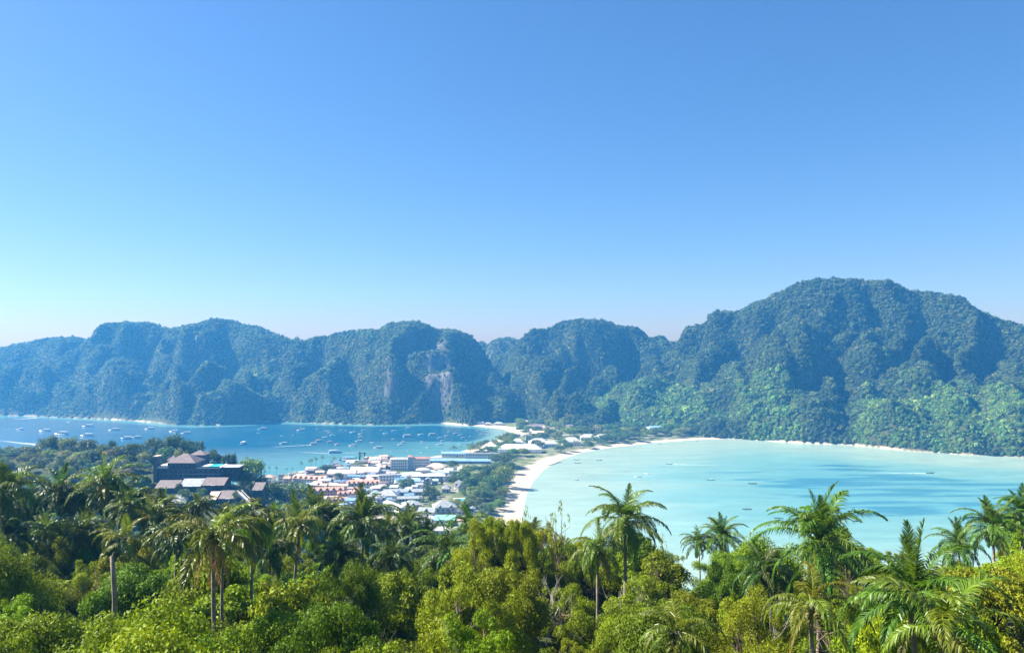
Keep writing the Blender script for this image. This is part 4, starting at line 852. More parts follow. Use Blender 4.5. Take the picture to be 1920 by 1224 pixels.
# woods covering the spur
n = 0; tries = 0
SPL = {'dark': 'dark green broadleaf tree in the wood on the spur', 'mid': 'mid green broadleaf tree in the wood on the spur', 'bright': 'bright green broadleaf tree in the wood on the spur', 'olive': 'olive brown broadleaf tree in the wood on the spur', 'grey': 'pale greyish broadleaf tree in the wood on the spur', 'teal': 'blue green broadleaf tree in the wood on the spur'}
while n < 240 and tries < 14000:
    tries += 1; x = R.uniform(-440, -118); y = R.uniform(372, 560)
    z = gz(x, y); px = 960 + FPX * x / y; py = HY + FPX * (CAMZ - z) / y
    if z < 22 or px < -60 or px > 600 or py > 990 or py < 830 or not free(x, y, 2.2): continue
    if 284 < px < 420 and y < hy + 1 and py < 975: continue
    if 400 < px < 455 and 905 < py < 965: continue
    r_ = R.uniform(3.0, 5.2); k = R.choice(['dark', 'dark', 'mid', 'mid', 'bright', 'olive', 'olive', 'grey', 'teal', 'teal'])
    OCC.append((x, y, r_ * .52)); h_ = r_ * R.uniform(1.5, 2.0)
    if 285 < px < 455 and py < 960: h_ = min(h_, 5.0); r_ = min(r_, 3.0)
    R.choice(MID).put('woodland_tree', (x, y, z - .3), h_, r_, R.uniform(0, 6.28), jitter(G[k], .25), SPL[k].replace('in the wood on the spur', 'in the spur wood near the ' + near_land(SPUR_LAND, x, y)), 'tree', 'wood on the spur'); n += 1
# town and isthmus trees with a place of their own
for px, pb, wp, hp_, c_, lb, kd in [
    (806, 948, 32, 35, 'dark', 'big round dark green tree standing between the grey lodges', MID[1]), (882, 925, 30, 30, 'teal', 'green garden tree above the chalets', MID[0]), (898, 915, 32, 28, 'mid', 'broad green tree behind the swimming pool', MID[3]), (890, 938, 30, 26, 'bright', 'bright green tree beside the swimming pool', MID[2]),
    (914, 905, 32, 32, 'dark', 'tall dark tree between the tents and the beach', MID[0]), (945, 913, 36, 40, 'olive', 'olive tinted tree at the edge of the white beach', MID[1]), (925, 925, 34, 34, 'teal', 'blue green tree beside the white beach', MID[3]), (910, 945, 34, 30, 'teal', 'leafy tree over the lawn by the beach', MID[2]),
    (945, 876, 46, 27, 'dark', 'broad dark tree beside the end of the blue roofed school', MID[1]), (957, 888, 20, 22, 'teal', 'small blue green tree at the bend of the beach', MID[0]), (850, 878, 20, 15, 'dark', 'dark round tree between the blue roof and the tents', MID[1]), (762, 919, 30, 21, 'teal', 'green tree in the middle of the town roofs', MID[2]),
    (634, 907, 30, 20, 'dark', 'dark conical tree behind the orange resort', CONE), (612, 886, 28, 15, 'dark', 'dark dense tree near the shore palms', MID[0]), (672, 881, 32, 13, 'olive', 'low olive trees behind the ferry pier', MID[2]), (866, 791, 18, 28, 'grey', 'tall greyish casuarina in front of the long banded hotel', CONE),
    (1028, 818, 18, 30, 'grey', 'tall casuarina behind the white pavilions, with bare lower trunk', CONE), (1050, 817, 26, 33, 'grey', 'broad tall casuarina behind the white pavilions', AIRY), (1113, 818, 9, 24, 'dark', 'slim dark casuarina behind the palm garden', CONE), (1070, 820, 34, 19, 'bright', 'bright green spreading tree behind the tiered pavilion', MID[2]), (1090, 818, 30, 20, 'mid', 'rounded green tree beside the slim dark casuarina', MID[0]),
    (1085, 795, 14, 22, 'grey', 'pale leafless looking tree against the jungle', AIRY), (873, 968, 22, 22, 'teal', 'small tree beside the salmon roof', MID[0]), (700, 960, 22, 16, 'dark', 'dark shrub before the pink rooftop', MID[1])]:
    x, y, _ = gpt(px, pb, 2.0); s = y / FPX
    OCC.append((x, y, wp * s * .35)); kd.put('tree', (x, y, 1.8), hp_ * s, wp * s / 2, R.uniform(0, 6.28), jitter(G[c_], .1), lb, 'tree')
TZ = [([(935, 797), (1140, 797), (1180, 812), (1180, 830), (1060, 848), (1040, 852), (990, 838), (940, 826), (965, 814)], 84, (9, 19), ['mid', 'mid', 'teal', 'grey', 'olive', 'teal', 'bright', 'bright'], 'garden tree on the isthmus', 'garden trees of the resort'),
      ([(1140, 806), (1300, 805), (1440, 812), (1440, 820), (1310, 816), (1180, 828), (1120, 836)], 60, (13, 24), ['dark', 'teal', 'teal', 'teal', 'grey', 'olive'], 'leafy tree lining the curved beach', 'trees lining the curved beach'),
      ([(860, 855), (905, 838), (960, 820), (985, 838), (990, 858), (950, 872), (950, 848), (900, 848)], 36, (11, 20), ['mid', 'teal', 'teal', 'olive', 'bright'], 'leafy tree on the neck between bays', 'trees on the neck between the bays'),
      ([(840, 900), (900, 880), (945, 880), (948, 950), (900, 975), (850, 960), (840, 930)], 62, (13, 25), ['dark', 'mid', 'teal', 'teal', 'bright', 'bright'], 'garden tree behind the white beach', 'garden trees behind the white beach'),
      ([(520, 905), (600, 885), (760, 870), (850, 885), (850, 920), (760, 960), (640, 970), (600, 950)], 70, (6, 13), ['dark', 'mid', 'teal', 'olive'], 'small tree between town roofs', 'small trees among the town roofs')]
CNAME = {'dark': 'dark green', 'mid': 'mid green', 'teal': 'blue green', 'grey': 'pale greyish', 'olive': 'olive', 'bright': 'bright green'}
for poly, n, (w0, w1), cs, lb, gp in TZ:
    nm_ = 'beach_tree' if 'beach' in gp else 'garden_tree'
    xs_ = [q[0] for q in poly]; ys_ = [q[1] for q in poly]; made = 0; tries = 0
    while made < n and tries < n * 50:
        tries += 1; px, py = R.uniform(min(xs_), max(xs_)), R.uniform(min(ys_), max(ys_))
        if not in_poly(px, py, poly): continue
        x, y, _ = gpt(px, py, 2.0); s = y / FPX; w = R.uniform(w0, w1) * s
        if not free(x, y, w * .22): continue
        if shore(np.array([x]), np.array([y]))[0] < 14: continue
        OCC.append((x, y, w * .2)); k = R.choice(cs)
        R.choice(MID + [AIRY]).put(nm_, (x, y, 1.8), w * R.uniform(.6, .95), w / 2, R.uniform(0, 6.28), jitter(G[k], .2), CNAME[k] + ' ' + lb.replace('leafy ', '') + ' near the ' + near_land(TOWN_LAND, x, y), 'tree', gp); made += 1

# ------------------------------------------------------------------ coconut palms
def frond_mesh(seed, Ln, e0, bend, nl=54, ll=.9, lw=.066, hang=.5, m=None, twist=0.):
    r = np.random.default_rng(seed); K = 12; s = np.linspace(0, 1, K); ang = e0 - bend * s ** 1.4
    seg = Ln / (K - 1); P = np.zeros((K, 3))
    for i in range(1, K):
        a = (ang[i - 1] + ang[i]) / 2; P[i] = P[i - 1] + seg * np.array([math.cos(a), 0, math.sin(a)])
    P[:, 1] += twist * s ** 2
    V, F, rnd = [], [], []
    rad = np.interp(s, [0, .15, 1], [.055, .035, .008]) * Ln / 4
    for i in range(K):
        t = np.array([math.cos(ang[i]), 0, math.sin(ang[i])]); nn = np.array([-math.sin(ang[i]), 0, math.cos(ang[i])])
        V += [P[i] + nn * rad[i], P[i] + np.array([0, rad[i] * 1.3, 0]), P[i] - nn * rad[i] * .6, P[i] - np.array([0, rad[i] * 1.3, 0])]
    for i in range(K - 1):
        for k in range(4): F.append((4 * i + k, 4 * i + (k + 1) % 4, 4 * i + 4 + (k + 1) % 4, 4 * i + 4 + k))
    rnd += [.95] * len(V); nr = len(F)
    for sd2 in (-1, 1):
        for j in range(nl):
            q = .14 + .86 * (j + r.uniform(-.3, .3)) / nl; q = min(max(q, .1), .995)
            b = np.array([np.interp(q, s, P[:, c_]) for c_ in range(3)]); a = np.interp(q, s, ang)
            t = np.array([math.cos(a), 0, math.sin(a)]); nn = np.array([-math.sin(a), 0, math.cos(a)])
            l = ll * Ln / 4 * (math.sin(math.pi * min(1, .18 + .8 * q)) ** .6) * r.uniform(.8, 1.1) * (1.15 - .35 * q)
            fw = .35 + .75 * q; d1 = t * fw + np.array([0, sd2, 0]) * (1.05 - .5 * q) + nn * (.25 + r.normal() * .12); d1 /= np.linalg.norm(d1)
            d2 = d1 + np.array([0, 0, -1.0]) * hang * r.uniform(.6, 1.5); d2 /= np.linalg.norm(d2)
            d3 = d2 + np.array([0, 0, -1.0]) * hang * 1.3 * r.uniform(.7, 1.3); d3 /= np.linalg.norm(d3)
            wv = np.cross(d1, nn); wv /= np.linalg.norm(wv) + 1e-9; wv = wv * .8 + nn * .4 * r.normal(); w = lw * Ln / 4 * r.uniform(.8, 1.2)
            p1 = b + d1 * l * .4; p2 = p1 + d2 * l * .35; p3 = p2 + d3 * l * .3; o = len(V)
            V += [b - wv * w * .35, b + wv * w * .35, p1 - wv * w * .5, p1 + wv * w * .5, p2 - wv * w * .4, p2 + wv * w * .4, p3]
            F += [(o, o + 1, o + 3, o + 2), (o + 2, o + 3, o + 5, o + 4), (o + 4, o + 5, o + 6)]
            rnd += [float(np.clip(.45 + .2 * r.normal(), 0, 1))] * 7
    me = new_mesh('frond', V, F, [m or M_FROND]); at_ = me.attributes.new('rnd', 'FLOAT', 'POINT'); at_.data.foreach_set('value', np.array(rnd, dtype=np.float32))
    return me
FR = {}
for nm, e0, bend, hang, Ln in (('spear', 86, 18, .15, 3.4), ('up', 68, 84, .45, 4.0), ('mid', 46, 108, .7, 4.2), ('flat', 20, 96, .9, 4.2), ('low', -10, 70, 1.0, 4.0), ('hang', -48, 34, .8, 3.6)):
    FR[nm] = [frond_mesh(300 + 7 * k + len(FR), Ln, D2(e0 + (-6, 5, 0)[k]), D2(bend + (8, -10, 20)[k]), hang=hang, twist=(-.35, .3, .05)[k]) for k in range(3)]
FR['dead'] = [frond_mesh(350 + k, 3.4, D2(-58), D2(26 + 6 * k), nl=34, ll=.75, lw=.035, hang=1.2, m=M_DRY, twist=.2) for k in range(2)]
DEFAULT = dict(spear=2, up=5, mid=7, flat=7, low=5, hang=3, dead=1)
PALM_LAND = []; PALM_SCR = []
NUT = MB().tube([(0, 0, -.16), (0, 0, -.12), (0, 0, 0), (0, 0, .12), (0, 0, .16)], [.02, .10, .135, .10, .02], 7).mesh('coconut', mat('coconut_husk', (.16, .14, .04), .6, .3, 3.0), True)
def palm(px, py, D, span, label, mix=None, lean=0., tint=(1, 1, 1), trunk=None, name='coconut_palm', group=None, dry=0., zbase=None, thick=1.0):
    short = px in (397, 416, 473, 561, 1522)
    """px, py: heart of the crown; span: apparent crown width in px"""
    if D > 35 and not short: D = min(D * 1.38, 102 + D * .05)
    x, y, z = ppt(px, py, D); S = span * D / FPX / 6.8; PALM_SCR.append((px, py, D, span, short))
    zb = gz(x + lean, y) if zbase is None else zbase; h = z - zb
    e = empty(name, (x + lean, y, zb - .3)); tag(e, label, 'palm tree', group); PALM_LAND.append((x, y, label))
    K = 12; pts = [(-lean * (k / K) ** 1.6, .15 * math.sin(k * .6), (h + .3) * k / K) for k in range(K + 1)]
    rr = [(.20 * (1 - .45 * k / K) + (.07 if k == 0 else 0)) * thick * (1.05 if k % 2 else .95) * max(.75, min(S, 1.2)) for k in range(K + 1)]
    MB().tube(pts, rr, 8).part('trunk', M_PALMBARK, e, True)
    MB().tube([(-lean, 0, h + .1), (-lean, 0, h + .45), (-lean, 0, h + .85 * S)], [.16 * min(S, 1), .19 * min(S, 1), .05], 8).part('crown_heart', M_DRY if dry else M_BARK, e, True)
    top = (-lean, 0, h + .45)
    if D < 75:
        for k in range(5):
            a = 6.2832 * k / 5 + R.uniform(-.4, .4); link('coconut', NUT, e, (-lean + .26 * math.cos(a), .26 * math.sin(a), h + .12 + R.uniform(-.12, .1)), (R.uniform(-.4, .4), R.uniform(-.4, .4), 0))
    mx_ = dict(DEFAULT); mx_.update(mix or {}); az = R.uniform(0, 6.28)
    for kd, n_ in mx_.items():
        az += 1.1
        for k in range(n_):
            a = az + 6.2832 * (k + R.uniform(-.25, .25)) / n_
            f = link('frond', R.choice(FR[kd]), e, top, (R.uniform(-.22, .22), R.uniform(-.2, .2), a), (S * R.uniform(.85, 1.12),) * 3)
            c_ = tint if R.random() > dry else (2.2, 1.35, 1.4)
            f.color = (*jitter(tuple(1.0 * v for v in c_), .18), 1)
            if kd == 'dead': f['label'] = 'dead brown hanging frond'
    return e
YEL = (1.5, 1.25, .8); DK = (.62, .74, .66); BR = (1.25, 1.3, .8)
for a in [
    (6, 925, 62, 150, 'coconut palm with broad crown beside the dead leafed stump palm', dict(low=6, hang=4), 0, (1, 1.05, .7)), (112, 925, 92, 104, 'dark crowned coconut palm before the end of the wooded spur', dict(low=6, hang=5), .6, DK), (60, 945, 100, 80, 'thin coconut palm half hidden under taller palms', None, 0, DK),
    (195, 912, 78, 128, 'full crowned coconut palm with glossy arching fronds below the spur', dict(mid=8, flat=7), -.3, BR), (268, 945, 84, 92, 'coconut palm with tousled crown below the bungalow roofs', None, .4, (1.1, 1.05, .8)), (306, 952, 94, 70, 'small coconut palm with yellowing fronds under the bungalows', None, 0, YEL), (240, 955, 70, 90, 'low coconut palm wedged between two fuller palms', None, 0, (1, 1, .8)),
    (372, 952, 90, 76, 'dark upright coconut palm before the stairway bungalow', dict(spear=2, up=5), 0, DK), (340, 972, 80, 76, 'coconut palm with drooping yellow fronds beside the bare crowned palm', None, 0, YEL), (425, 972, 85, 72, 'young coconut palm beneath the stairway', None, 0, YEL),
    (397, 1008, 42, 210, 'tall coconut palm with sparse crown and brown fronds hanging down the trunk', dict(spear=0, up=2, mid=4, flat=4, low=3, hang=1, dead=5), .4, YEL), (416, 1020, 45, 130, 'slender coconut palm close beside the sparse brown palm', dict(spear=1, up=2, mid=3, flat=3, low=2, dead=1), .1, BR),
    (473, 966, 52, 150, 'tall straight coconut palm with a skirt of dark folded fronds', dict(spear=0, up=0, mid=3, flat=3, low=3, hang=9, dead=4), 0, DK), (561, 985, 72, 124, 'leaning coconut palm with pale silvery fronds', dict(up=2, mid=5, dead=2), -.8, (1.6, 1.4, 1.3)), (594, 962, 92, 104, 'coconut palm with dense crown behind the leaning silvery palm', None, 0, (.9, .95, .7)),
    (512, 985, 66, 90, 'coconut palm with yellow green crown under the dark trees', None, 0, BR), (681, 980, 66, 136, 'upright coconut palm with spear fronds before the orange resort', dict(spear=4, up=6, low=6, hang=4), -.2, (.95, 1.0, .7)), (766, 985, 84, 92, 'coconut palm with drooping crown before the grey villas', dict(low=6, hang=5), 0, (1.05, 1.05, .75)),
    (842, 1038, 60, 142, 'dark coconut palm with wide arching crown under the turquoise roof', dict(low=6, hang=5), .3, (.9, 1.0, .75)), (880, 985, 88, 92, 'coconut palm beside the feathery yellow trees', None, 0, (1.0, 1.2, 1.0)), (640, 1000, 84, 84, 'small coconut palm between upright and leaning palms', None, 0, (1, 1, .8)),
    (1172, 978, 50, 160, 'bushy coconut palm standing clear against the turquoise bay', dict(spear=1, up=5, mid=7, flat=6, low=5, hang=4), 0, (1.1, 1.2, .9)), (1120, 1030, 46, 130, 'coconut palm with drooping fronds beneath the bushy palm', dict(up=1, mid=3, low=5, hang=5), 0, BR), (1352, 1010, 80, 96, 'small coconut palm with spiky top over the green thicket', dict(spear=3, up=6), 0, (1.1, 1.2, .9)), (1310, 1018, 84, 70, 'small coconut palm leaning from the thicket over the bay', None, .3, (1.0, 1.1, .9)),
    (1536, 1022, 40, 232, 'tall coconut palm with huge upright fronds against the bay', dict(spear=3, up=5, mid=6, flat=5, low=4, hang=4, dead=3), 0, (.95, 1.25, .7)), (1522, 1140, 30, 200, 'low coconut palm with yellow bleached fronds', dict(spear=1, up=2, mid=4, flat=4, low=2, hang=1, dead=1), 0, YEL),
    (1714, 1128, 23, 275, 'large coconut palm with dark spreading fronds near the slope edge', dict(spear=3, up=4, mid=5, flat=6, low=5, hang=3), 0, (.8, 1.0, .7)), (1775, 1185, 20, 300, 'pale stemmed coconut palm with long arched fronds', dict(spear=0, up=3, mid=4, flat=3, low=2, hang=1, dead=1), .2, (1.35, 1.35, .8)),
    (1798, 1025, 70, 104, 'coconut palm reaching over the bay from the thicket', dict(spear=3, up=6), 0, (.9, 1.2, .9)), (1862, 992, 58, 130, 'coconut palm with ragged top beside the yellow tree', dict(spear=3, up=6, low=2), 0, (1, 1.15, .8)), (1915, 965, 60, 110, 'coconut palm rising above the yellow green tree', dict(spear=3, up=6), 0, (.9, 1.15, .8)),
    (1000, 1010, 70, 90, 'coconut palm swallowed by the feathery yellow trees', None, 0, YEL), (1270, 1190, 30, 170, 'low palm with dry fanned fronds in the thicket', dict(spear=1, up=3, mid=3, flat=3, low=2, hang=1, dead=1), 0, YEL), (235, 1015, 60, 120, 'yellow fronded palm behind the headless trunk', dict(up=2, mid=4, flat=3, low=2, hang=1), 0, (1.7, 1.4, .6)),
    (35, 965, 88, 96, 'coconut palm with matted crown under the broad crowned palm', None, 0, DK), (150, 950, 96, 92, 'coconut palm squeezed beside the glossy full crowned palm', None, .3, (1, 1, .7)), (225, 935, 100, 96, 'coconut palm touching the tousled palm', dict(low=7), 0, (1.1, 1.05, .7)), (455, 985, 84, 90, 'coconut palm tucked behind the skirted palm', None, 0, (1, 1, .7)),
    (535, 1005, 80, 96, 'coconut palm crouching under the leaning silvery palm', dict(hang=5), .3, BR), (625, 985, 98, 92, 'coconut palm before the orange resort front row', dict(hang=5), -.3, (.9, 1, .7)), (725, 1000, 96, 90, 'coconut palm below the pink rooftop', None, .3, (1, 1.05, .7)), (800, 1012, 92, 92, 'coconut palm in front of the flat white roof', dict(low=7), 0, (.95, 1.05, .75)),
    (285, 975, 74, 110, 'coconut palm with yellow tips over the lime bushes', None, 0, YEL), (85, 1000, 66, 100, 'coconut palm drowning in lime bushes', None, 0, BR),
    (22, 1010, 60, 110, 'dark coconut palm low on the slope under the matted palm', dict(low=7, hang=5), 0, DK), (160, 1000, 62, 100, 'dark coconut palm beneath the squeezed palm', None, .2, DK), (330, 1012, 54, 110, 'dark coconut palm beside the yellow tipped palm', dict(low=7), 0, DK), (505, 1035, 50, 110, 'dark coconut palm below the crouching palm', dict(hang=5), .3, DK), (640, 1045, 52, 110, 'dark coconut palm below the upright spear palm', None, 0, DK), (735, 1050, 54, 104, 'dark coconut palm below the drooping crowned palm', dict(low=7), -.3, DK), (905, 1040, 56, 100, 'dark coconut palm amid the feathery yellow trees', None, 0, DK), (1430, 1075, 44, 120, 'dark coconut palm below the small leaning palm', None, 0, DK)]:
    palm(*a)
# headless trunk
x, y, z = ppt(212, 1033, 46); zb = gz(x, y); e = empty('palm_stump', (x, y, zb - .3)); tag(e, 'headless bare palm trunk standing above the green bushes', 'dead palm')
MB().tube([(.1 * math.sin(k), 0, (z - zb) * k / 10) for k in range(11)], [.17 - .004 * k + .012 * (k % 2) for k in range(11)], 9).part('trunk', M_PALMBARK, e, True); MB().tube([(0, 0, z - zb), (.05, 0, z - zb + .25)], [.12, .03], 7).part('broken_top', M_BARK, e)

# slender palms of the town and shores: trunk and crown
def town_palm_meshes(seed):
    r = random.Random(seed); mb = MB(); mb.tube([(.25 * math.sin(k * .35), 0, 1.0 * k) for k in range(10)], [.22 - .012 * k for k in range(10)], 6)
    V, F, rn = [], [], []
    for kd, n_ in dict(up=4, mid=6, flat=6, low=5).items():
        for k in range(n_):
            me = r.choice(TPF[kd]); M_ = Matrix.Rotation(6.2832 * (k + r.uniform(-.3, .3)) / n_ + len(V), 4, 'Z'); b = len(V)
            V += [tuple(M_ @ v.co + Vector((0, 0, 9.0))) for v in me.vertices]; F += [tuple(i + b for i in p_.vertices) for p_ in me.polygons]
    me = new_mesh('crown', V, F, [M_FROND]); a = me.attributes.new('rnd', 'FLOAT', 'POINT'); a.data.foreach_set('value', np.full(len(V), .5, dtype=np.float32)); return mb.mesh('trunk', M_PALMBARK, True), me
TPF = {k: [frond_mesh(400 + i, 3.4, D2(e0), D2(b), nl=11, ll=.9, lw=.2, hang=.6)] for i, (k, e0, b) in enumerate((('up', 70, 60), ('mid', 45, 80), ('flat', 18, 75), ('low', -12, 55)))}
TP = [Tree(10.5, 3.2, *town_palm_meshes(s)) for s in (1, 2)]
def tpalm(px, pb, hpx, lb, gp, z0=2.0):
    x, y, _ = gpt(px, pb, z0); s = y / FPX; R.choice(TP).put('coconut_palm', (x, y, z0 - .3), hpx * s, min(3.4, max(2.3, hpx * s * .26)), R.uniform(0, 6.28), jitter((.8, .95, .8), .2), lb + ' near the ' + near_land(TOWN_LAND, x, y), 'palm tree', gp)
for px, pb, h in ((495, 890, 24), (505, 889, 15), (518, 891, 17), (537, 887, 10), (548, 886, 9), (565, 883, 18), (580, 878, 17), (584, 879, 20), (592, 876, 19), (604, 875, 22), (626, 874, 18), (622, 875, 13), (638, 873, 15), (653, 881, 16), (676, 869, 18), (668, 870, 14), (690, 868, 14)):
    tpalm(px, pb, h, 'slender coconut palm on the town waterfront', 'palms on the town waterfront')
for k in range(26):
    px = R.uniform(845, 955); pb = np.interp(px, [845, 880, 910, 955], [850, 843, 836, 822]) + R.uniform(1, 5); tpalm(px, pb, R.uniform(11, 16), 'small coconut palm along the shore of the neck', 'palms along the neck of land')
for k in range(44):
    px = R.uniform(1040, 1185); pb = np.interp(px, [1040, 1100, 1185], [851, 838, 826]) - R.uniform(1, 9); tpalm(px, pb, R.uniform(9, 14), 'low garden palm by the curved beach', 'palms of the beach garden')
for k in range(34):
    px = R.uniform(1285, 1350); pb = R.uniform(806, 820); tpalm(px, pb, R.uniform(9, 14), 'pale coconut palm in the beach grove', 'palms of the beach grove')

# ------------------------------------------------------------------ boats
M_HULLW = mat('white_gelcoat', (0.50, 0.50, 0.49), .35, .06, .6, spec=.5)
M_HULLB = mat('blue_hull', (0.05, 0.16, 0.36), .4, .1, .6, spec=.5)
M_HULLD = mat('dark_wood_hull', (0.05, 0.10, 0.10), .6, .2, .8)
M_HULLT = mat('teal_wood_hull', (0.03, 0.20, 0.20), .6, .2, .8)
M_ORG = mat('orange_canvas', (0.60, 0.26, 0.12), .7, .1, .6)
M_YEL = mat('yellow_wood', (0.55, 0.40, 0.10), .7, .15, .8)
def hull(L, B, H, rake=.12, sheer=.25, up=0., K=13):
    """closed boat hull along x, bow at +x"""
    V, F = [], []; n = 7
    for i in range(K):
        s = i / (K - 1); x = -L / 2 + L * s
        w = B / 2 * (1 - max(0, (s - .5) / .5) ** 2.2) * (1 - .25 * max(0, (.25 - s) / .25) ** 2); w = max(w, .03)
        top = H * (1 + sheer * (s ** 3) * 2) + up * (max(0, (s - .8) / .2) ** 1.6) + up * .5 * (max(0, (.12 - s) / .12) ** 1.5)
        kl = -H * .45 + max(0, (s - .75) / .25) ** 2 * H * .9 + up * .35 * (max(0, (s - .8) / .2) ** 1.6)
        xx = x + rake * L * max(0, (s - .8) / .2) * .6
        for q, (fw, fz) in enumerate(((-.92, 1), (-1, .55), (-.75, .2), (0, 0), (.75, .2), (1, .55), (.92, 1))):
            V.append((xx, w * fw, kl + (top - kl) * fz))
    for i in range(K - 1):
        for q in range(n - 1): F.append((i * n + q, i * n + q + 1, (i + 1) * n + q + 1, (i + 1) * n + q))
        F.append((i * n + n - 1, i * n, (i + 1) * n, (i + 1) * n + n - 1))
    F.append(tuple(range(n))[::-1]); F.append(tuple((K - 1) * n + q for q in range(n)))
    return V, F
def rows_of_windows(b, L0, L1, y, z, n, h):
    for k in range(n):
        x = L0 + (L1 - L0) * (k + .5) / n; w = (L1 - L0) / n * .6
        for s in (-1, 1): b.box(x - w / 2, x + w / 2, s * y - .04, s * y + .04, z, z + h)
PROTO = {}
def proto(key, builder):
    e = empty(key, (0, 0, 0)); builder(e); PROTO[key] = e, [(c, kids(c)) for c in kids(e)]; e['used'] = 0
def b_ferry(hm_, roofm):
    def f(e):
        MB().add(*hull(22, 6, 1.9)).part('hull', hm_, e, True)
        MB().box(-9.5, 5.5, -2.5, 2.5, 1.3, 3.9).part('cabin', M_HULLW, e); b = MB(); rows_of_windows(b, -9, 5, 2.5, 2.3, 9, .9); b.part('window_band', M_GLASS, e)
        MB().box(-10, 3.5, -2.8, 2.8, 3.92, 4.1).part('upper_deck', M_HULLW, e)
        b = MB()
        for x in (-9.5, -5, -.5, 3): 
            for y in (-2.5, 2.5): b.box(x - .06, x + .06, y - .06, y + .06, 4.1, 6.2)
        b.part('stanchions', M_HULLW, e); MB().box(-9.8, 3.8, -2.8, 2.8, 6.2, 6.4).part('canopy', roofm, e)
        w = MB().box(3.9, 6.0, -1.7, 1.7, 3.92, 6.0).part('wheelhouse', M_HULLW, e); MB().box(6.0, 6.05, -1.5, 1.5, 4.8, 5.6).part('windscreen', M_GLASS, w)
        MB().tube([(1, 0, 6.4), (1, 0, 9)], .08, 5).part('mast', M_HULLW, e)
    return f
def b_speed(e):
    MB().add(*hull(12, 3.2, 1.1)).part('hull', M_HULLW, e, True)
    b = MB()
    for x in (-4.5, -1, 1.8):
        for y in (-1.2, 1.2): b.box(x - .05, x + .05, y - .05, y + .05, .9, 2.6)
    b.part('stanchions', M_HULLW, e); MB().box(-5, 2.4, -1.5, 1.5, 2.6, 2.78).part('canopy', M_HULLW, e); MB().add([(2.0, -1.2, 1.1), (2.0, 1.2, 1.1), (1.4, 1.1, 2.1), (1.4, -1.1, 2.1)], [(0, 1, 2, 3)]).part('windscreen', M_GLASS, e)
    for y in (-.7, 0, .7): MB().box(-6.5, -5.9, y - .2, y + .2, .3, 1.5).part('outboard_motor', M_GLASS, e)
def b_long(hm_, cm_):
    def f(e):
        MB().add(*hull(11, 1.9, .75, up=1.7)).part('hull', hm_, e, True)
        b = MB()
        for x in (-2.8, .2, 2.4):
            for y in (-.7, .7): b.box(x - .04, x + .04, y - .04, y + .04, .6, 2.0)
        b.part('posts', M_BROWNW, e); MB().box(-3.2, 2.8, -.95, .95, 2.0, 2.1).part('canopy', cm_, e)
        MB().tube([(-4.8, 0, 1.2), (-7.6, 0, .2)], .06, 5).part('tail_shaft', M_GREYW, e); MB().box(-5.2, -4.4, -.25, .25, 1.0, 1.5).part('engine', M_GLASS, e)
    return f
proto('ferry', b_ferry(M_HULLW, M_HULLW)); proto('dark_ferry', b_ferry(M_HULLB, M_HULLW)); proto('blue_ferry', b_ferry(M_HULLB, RF['blue'])); proto('tour_boat', b_ferry(M_HULLW, M_ORG)); proto('speedboat', b_speed)
proto('longtail_boat', b_long(M_HULLT, M_GREYW)); proto('dark_longtail_boat', b_long(M_HULLD, M_DARKW)); proto('yellow_longtail_boat', b_long(M_YEL, M_CREAM))
PL = {'ferry': 22, 'dark_ferry': 22, 'blue_ferry': 22, 'tour_boat': 22, 'speedboat': 12.5, 'longtail_boat': 12, 'dark_longtail_boat': 12, 'yellow_longtail_boat': 12}
BOAT_LAND = [(*gpt(a, b_, 0)[:2], c) for a, b_, c in [(610, 828, 'orange tour boats'), (766, 801, 'shallows under the tall cliff'), (700, 812, 'middle of the bay'), (709, 841, 'four storey hotel'), (885, 815, 'inner beach'), (628, 851, 'ferry pier'), (845, 846, 'long blue roof'), (500, 806, 'dark ferry by the shallows'), (110, 812, 'spur crest'), (225, 812, 'dark ferry beyond the spur'), (335, 811, 'cliffs behind the hillside hotel'), (820, 830, 'palms of the neck')]]
def boat(key, px, py, wpx, rz, label, group=None, name=None):
    x, y, _ = gpt(px, py, 0.0); e, ch = PROTO[key]
    if e['used']: e, _k = copy_tree(e, ch)
    PROTO[key][0]['used'] = 1
    a = D2(rz); L = PL[key]; s = wpx * y / FPX / (L * abs(math.cos(a)) + L * .27 * abs(math.sin(a)))
    s = min(max(s, .45), 1.9)
    e.name = name or key; e.location = (x, y, 0.0); e.rotation_euler = (0, 0, a); s *= .88; e.scale = (s, s, s * .82)
    for k_ in ('label', 'group'):
        if k_ in e: del e[k_]
    if 'used' in e and e is not PROTO[key][0]: del e['used']
    if label in (FL, SL): label = label + ' near the ' + near_land(BOAT_LAND, x, y)
    return tag(e, label, 'boat', group)
WF_ = 'white ferries in the deep blue bay'; SB = 'white speedboats in the deep blue bay'
FL = 'white double decked ferry anchored in the blue bay'; SL = 'small white speedboat moored in the blue bay'
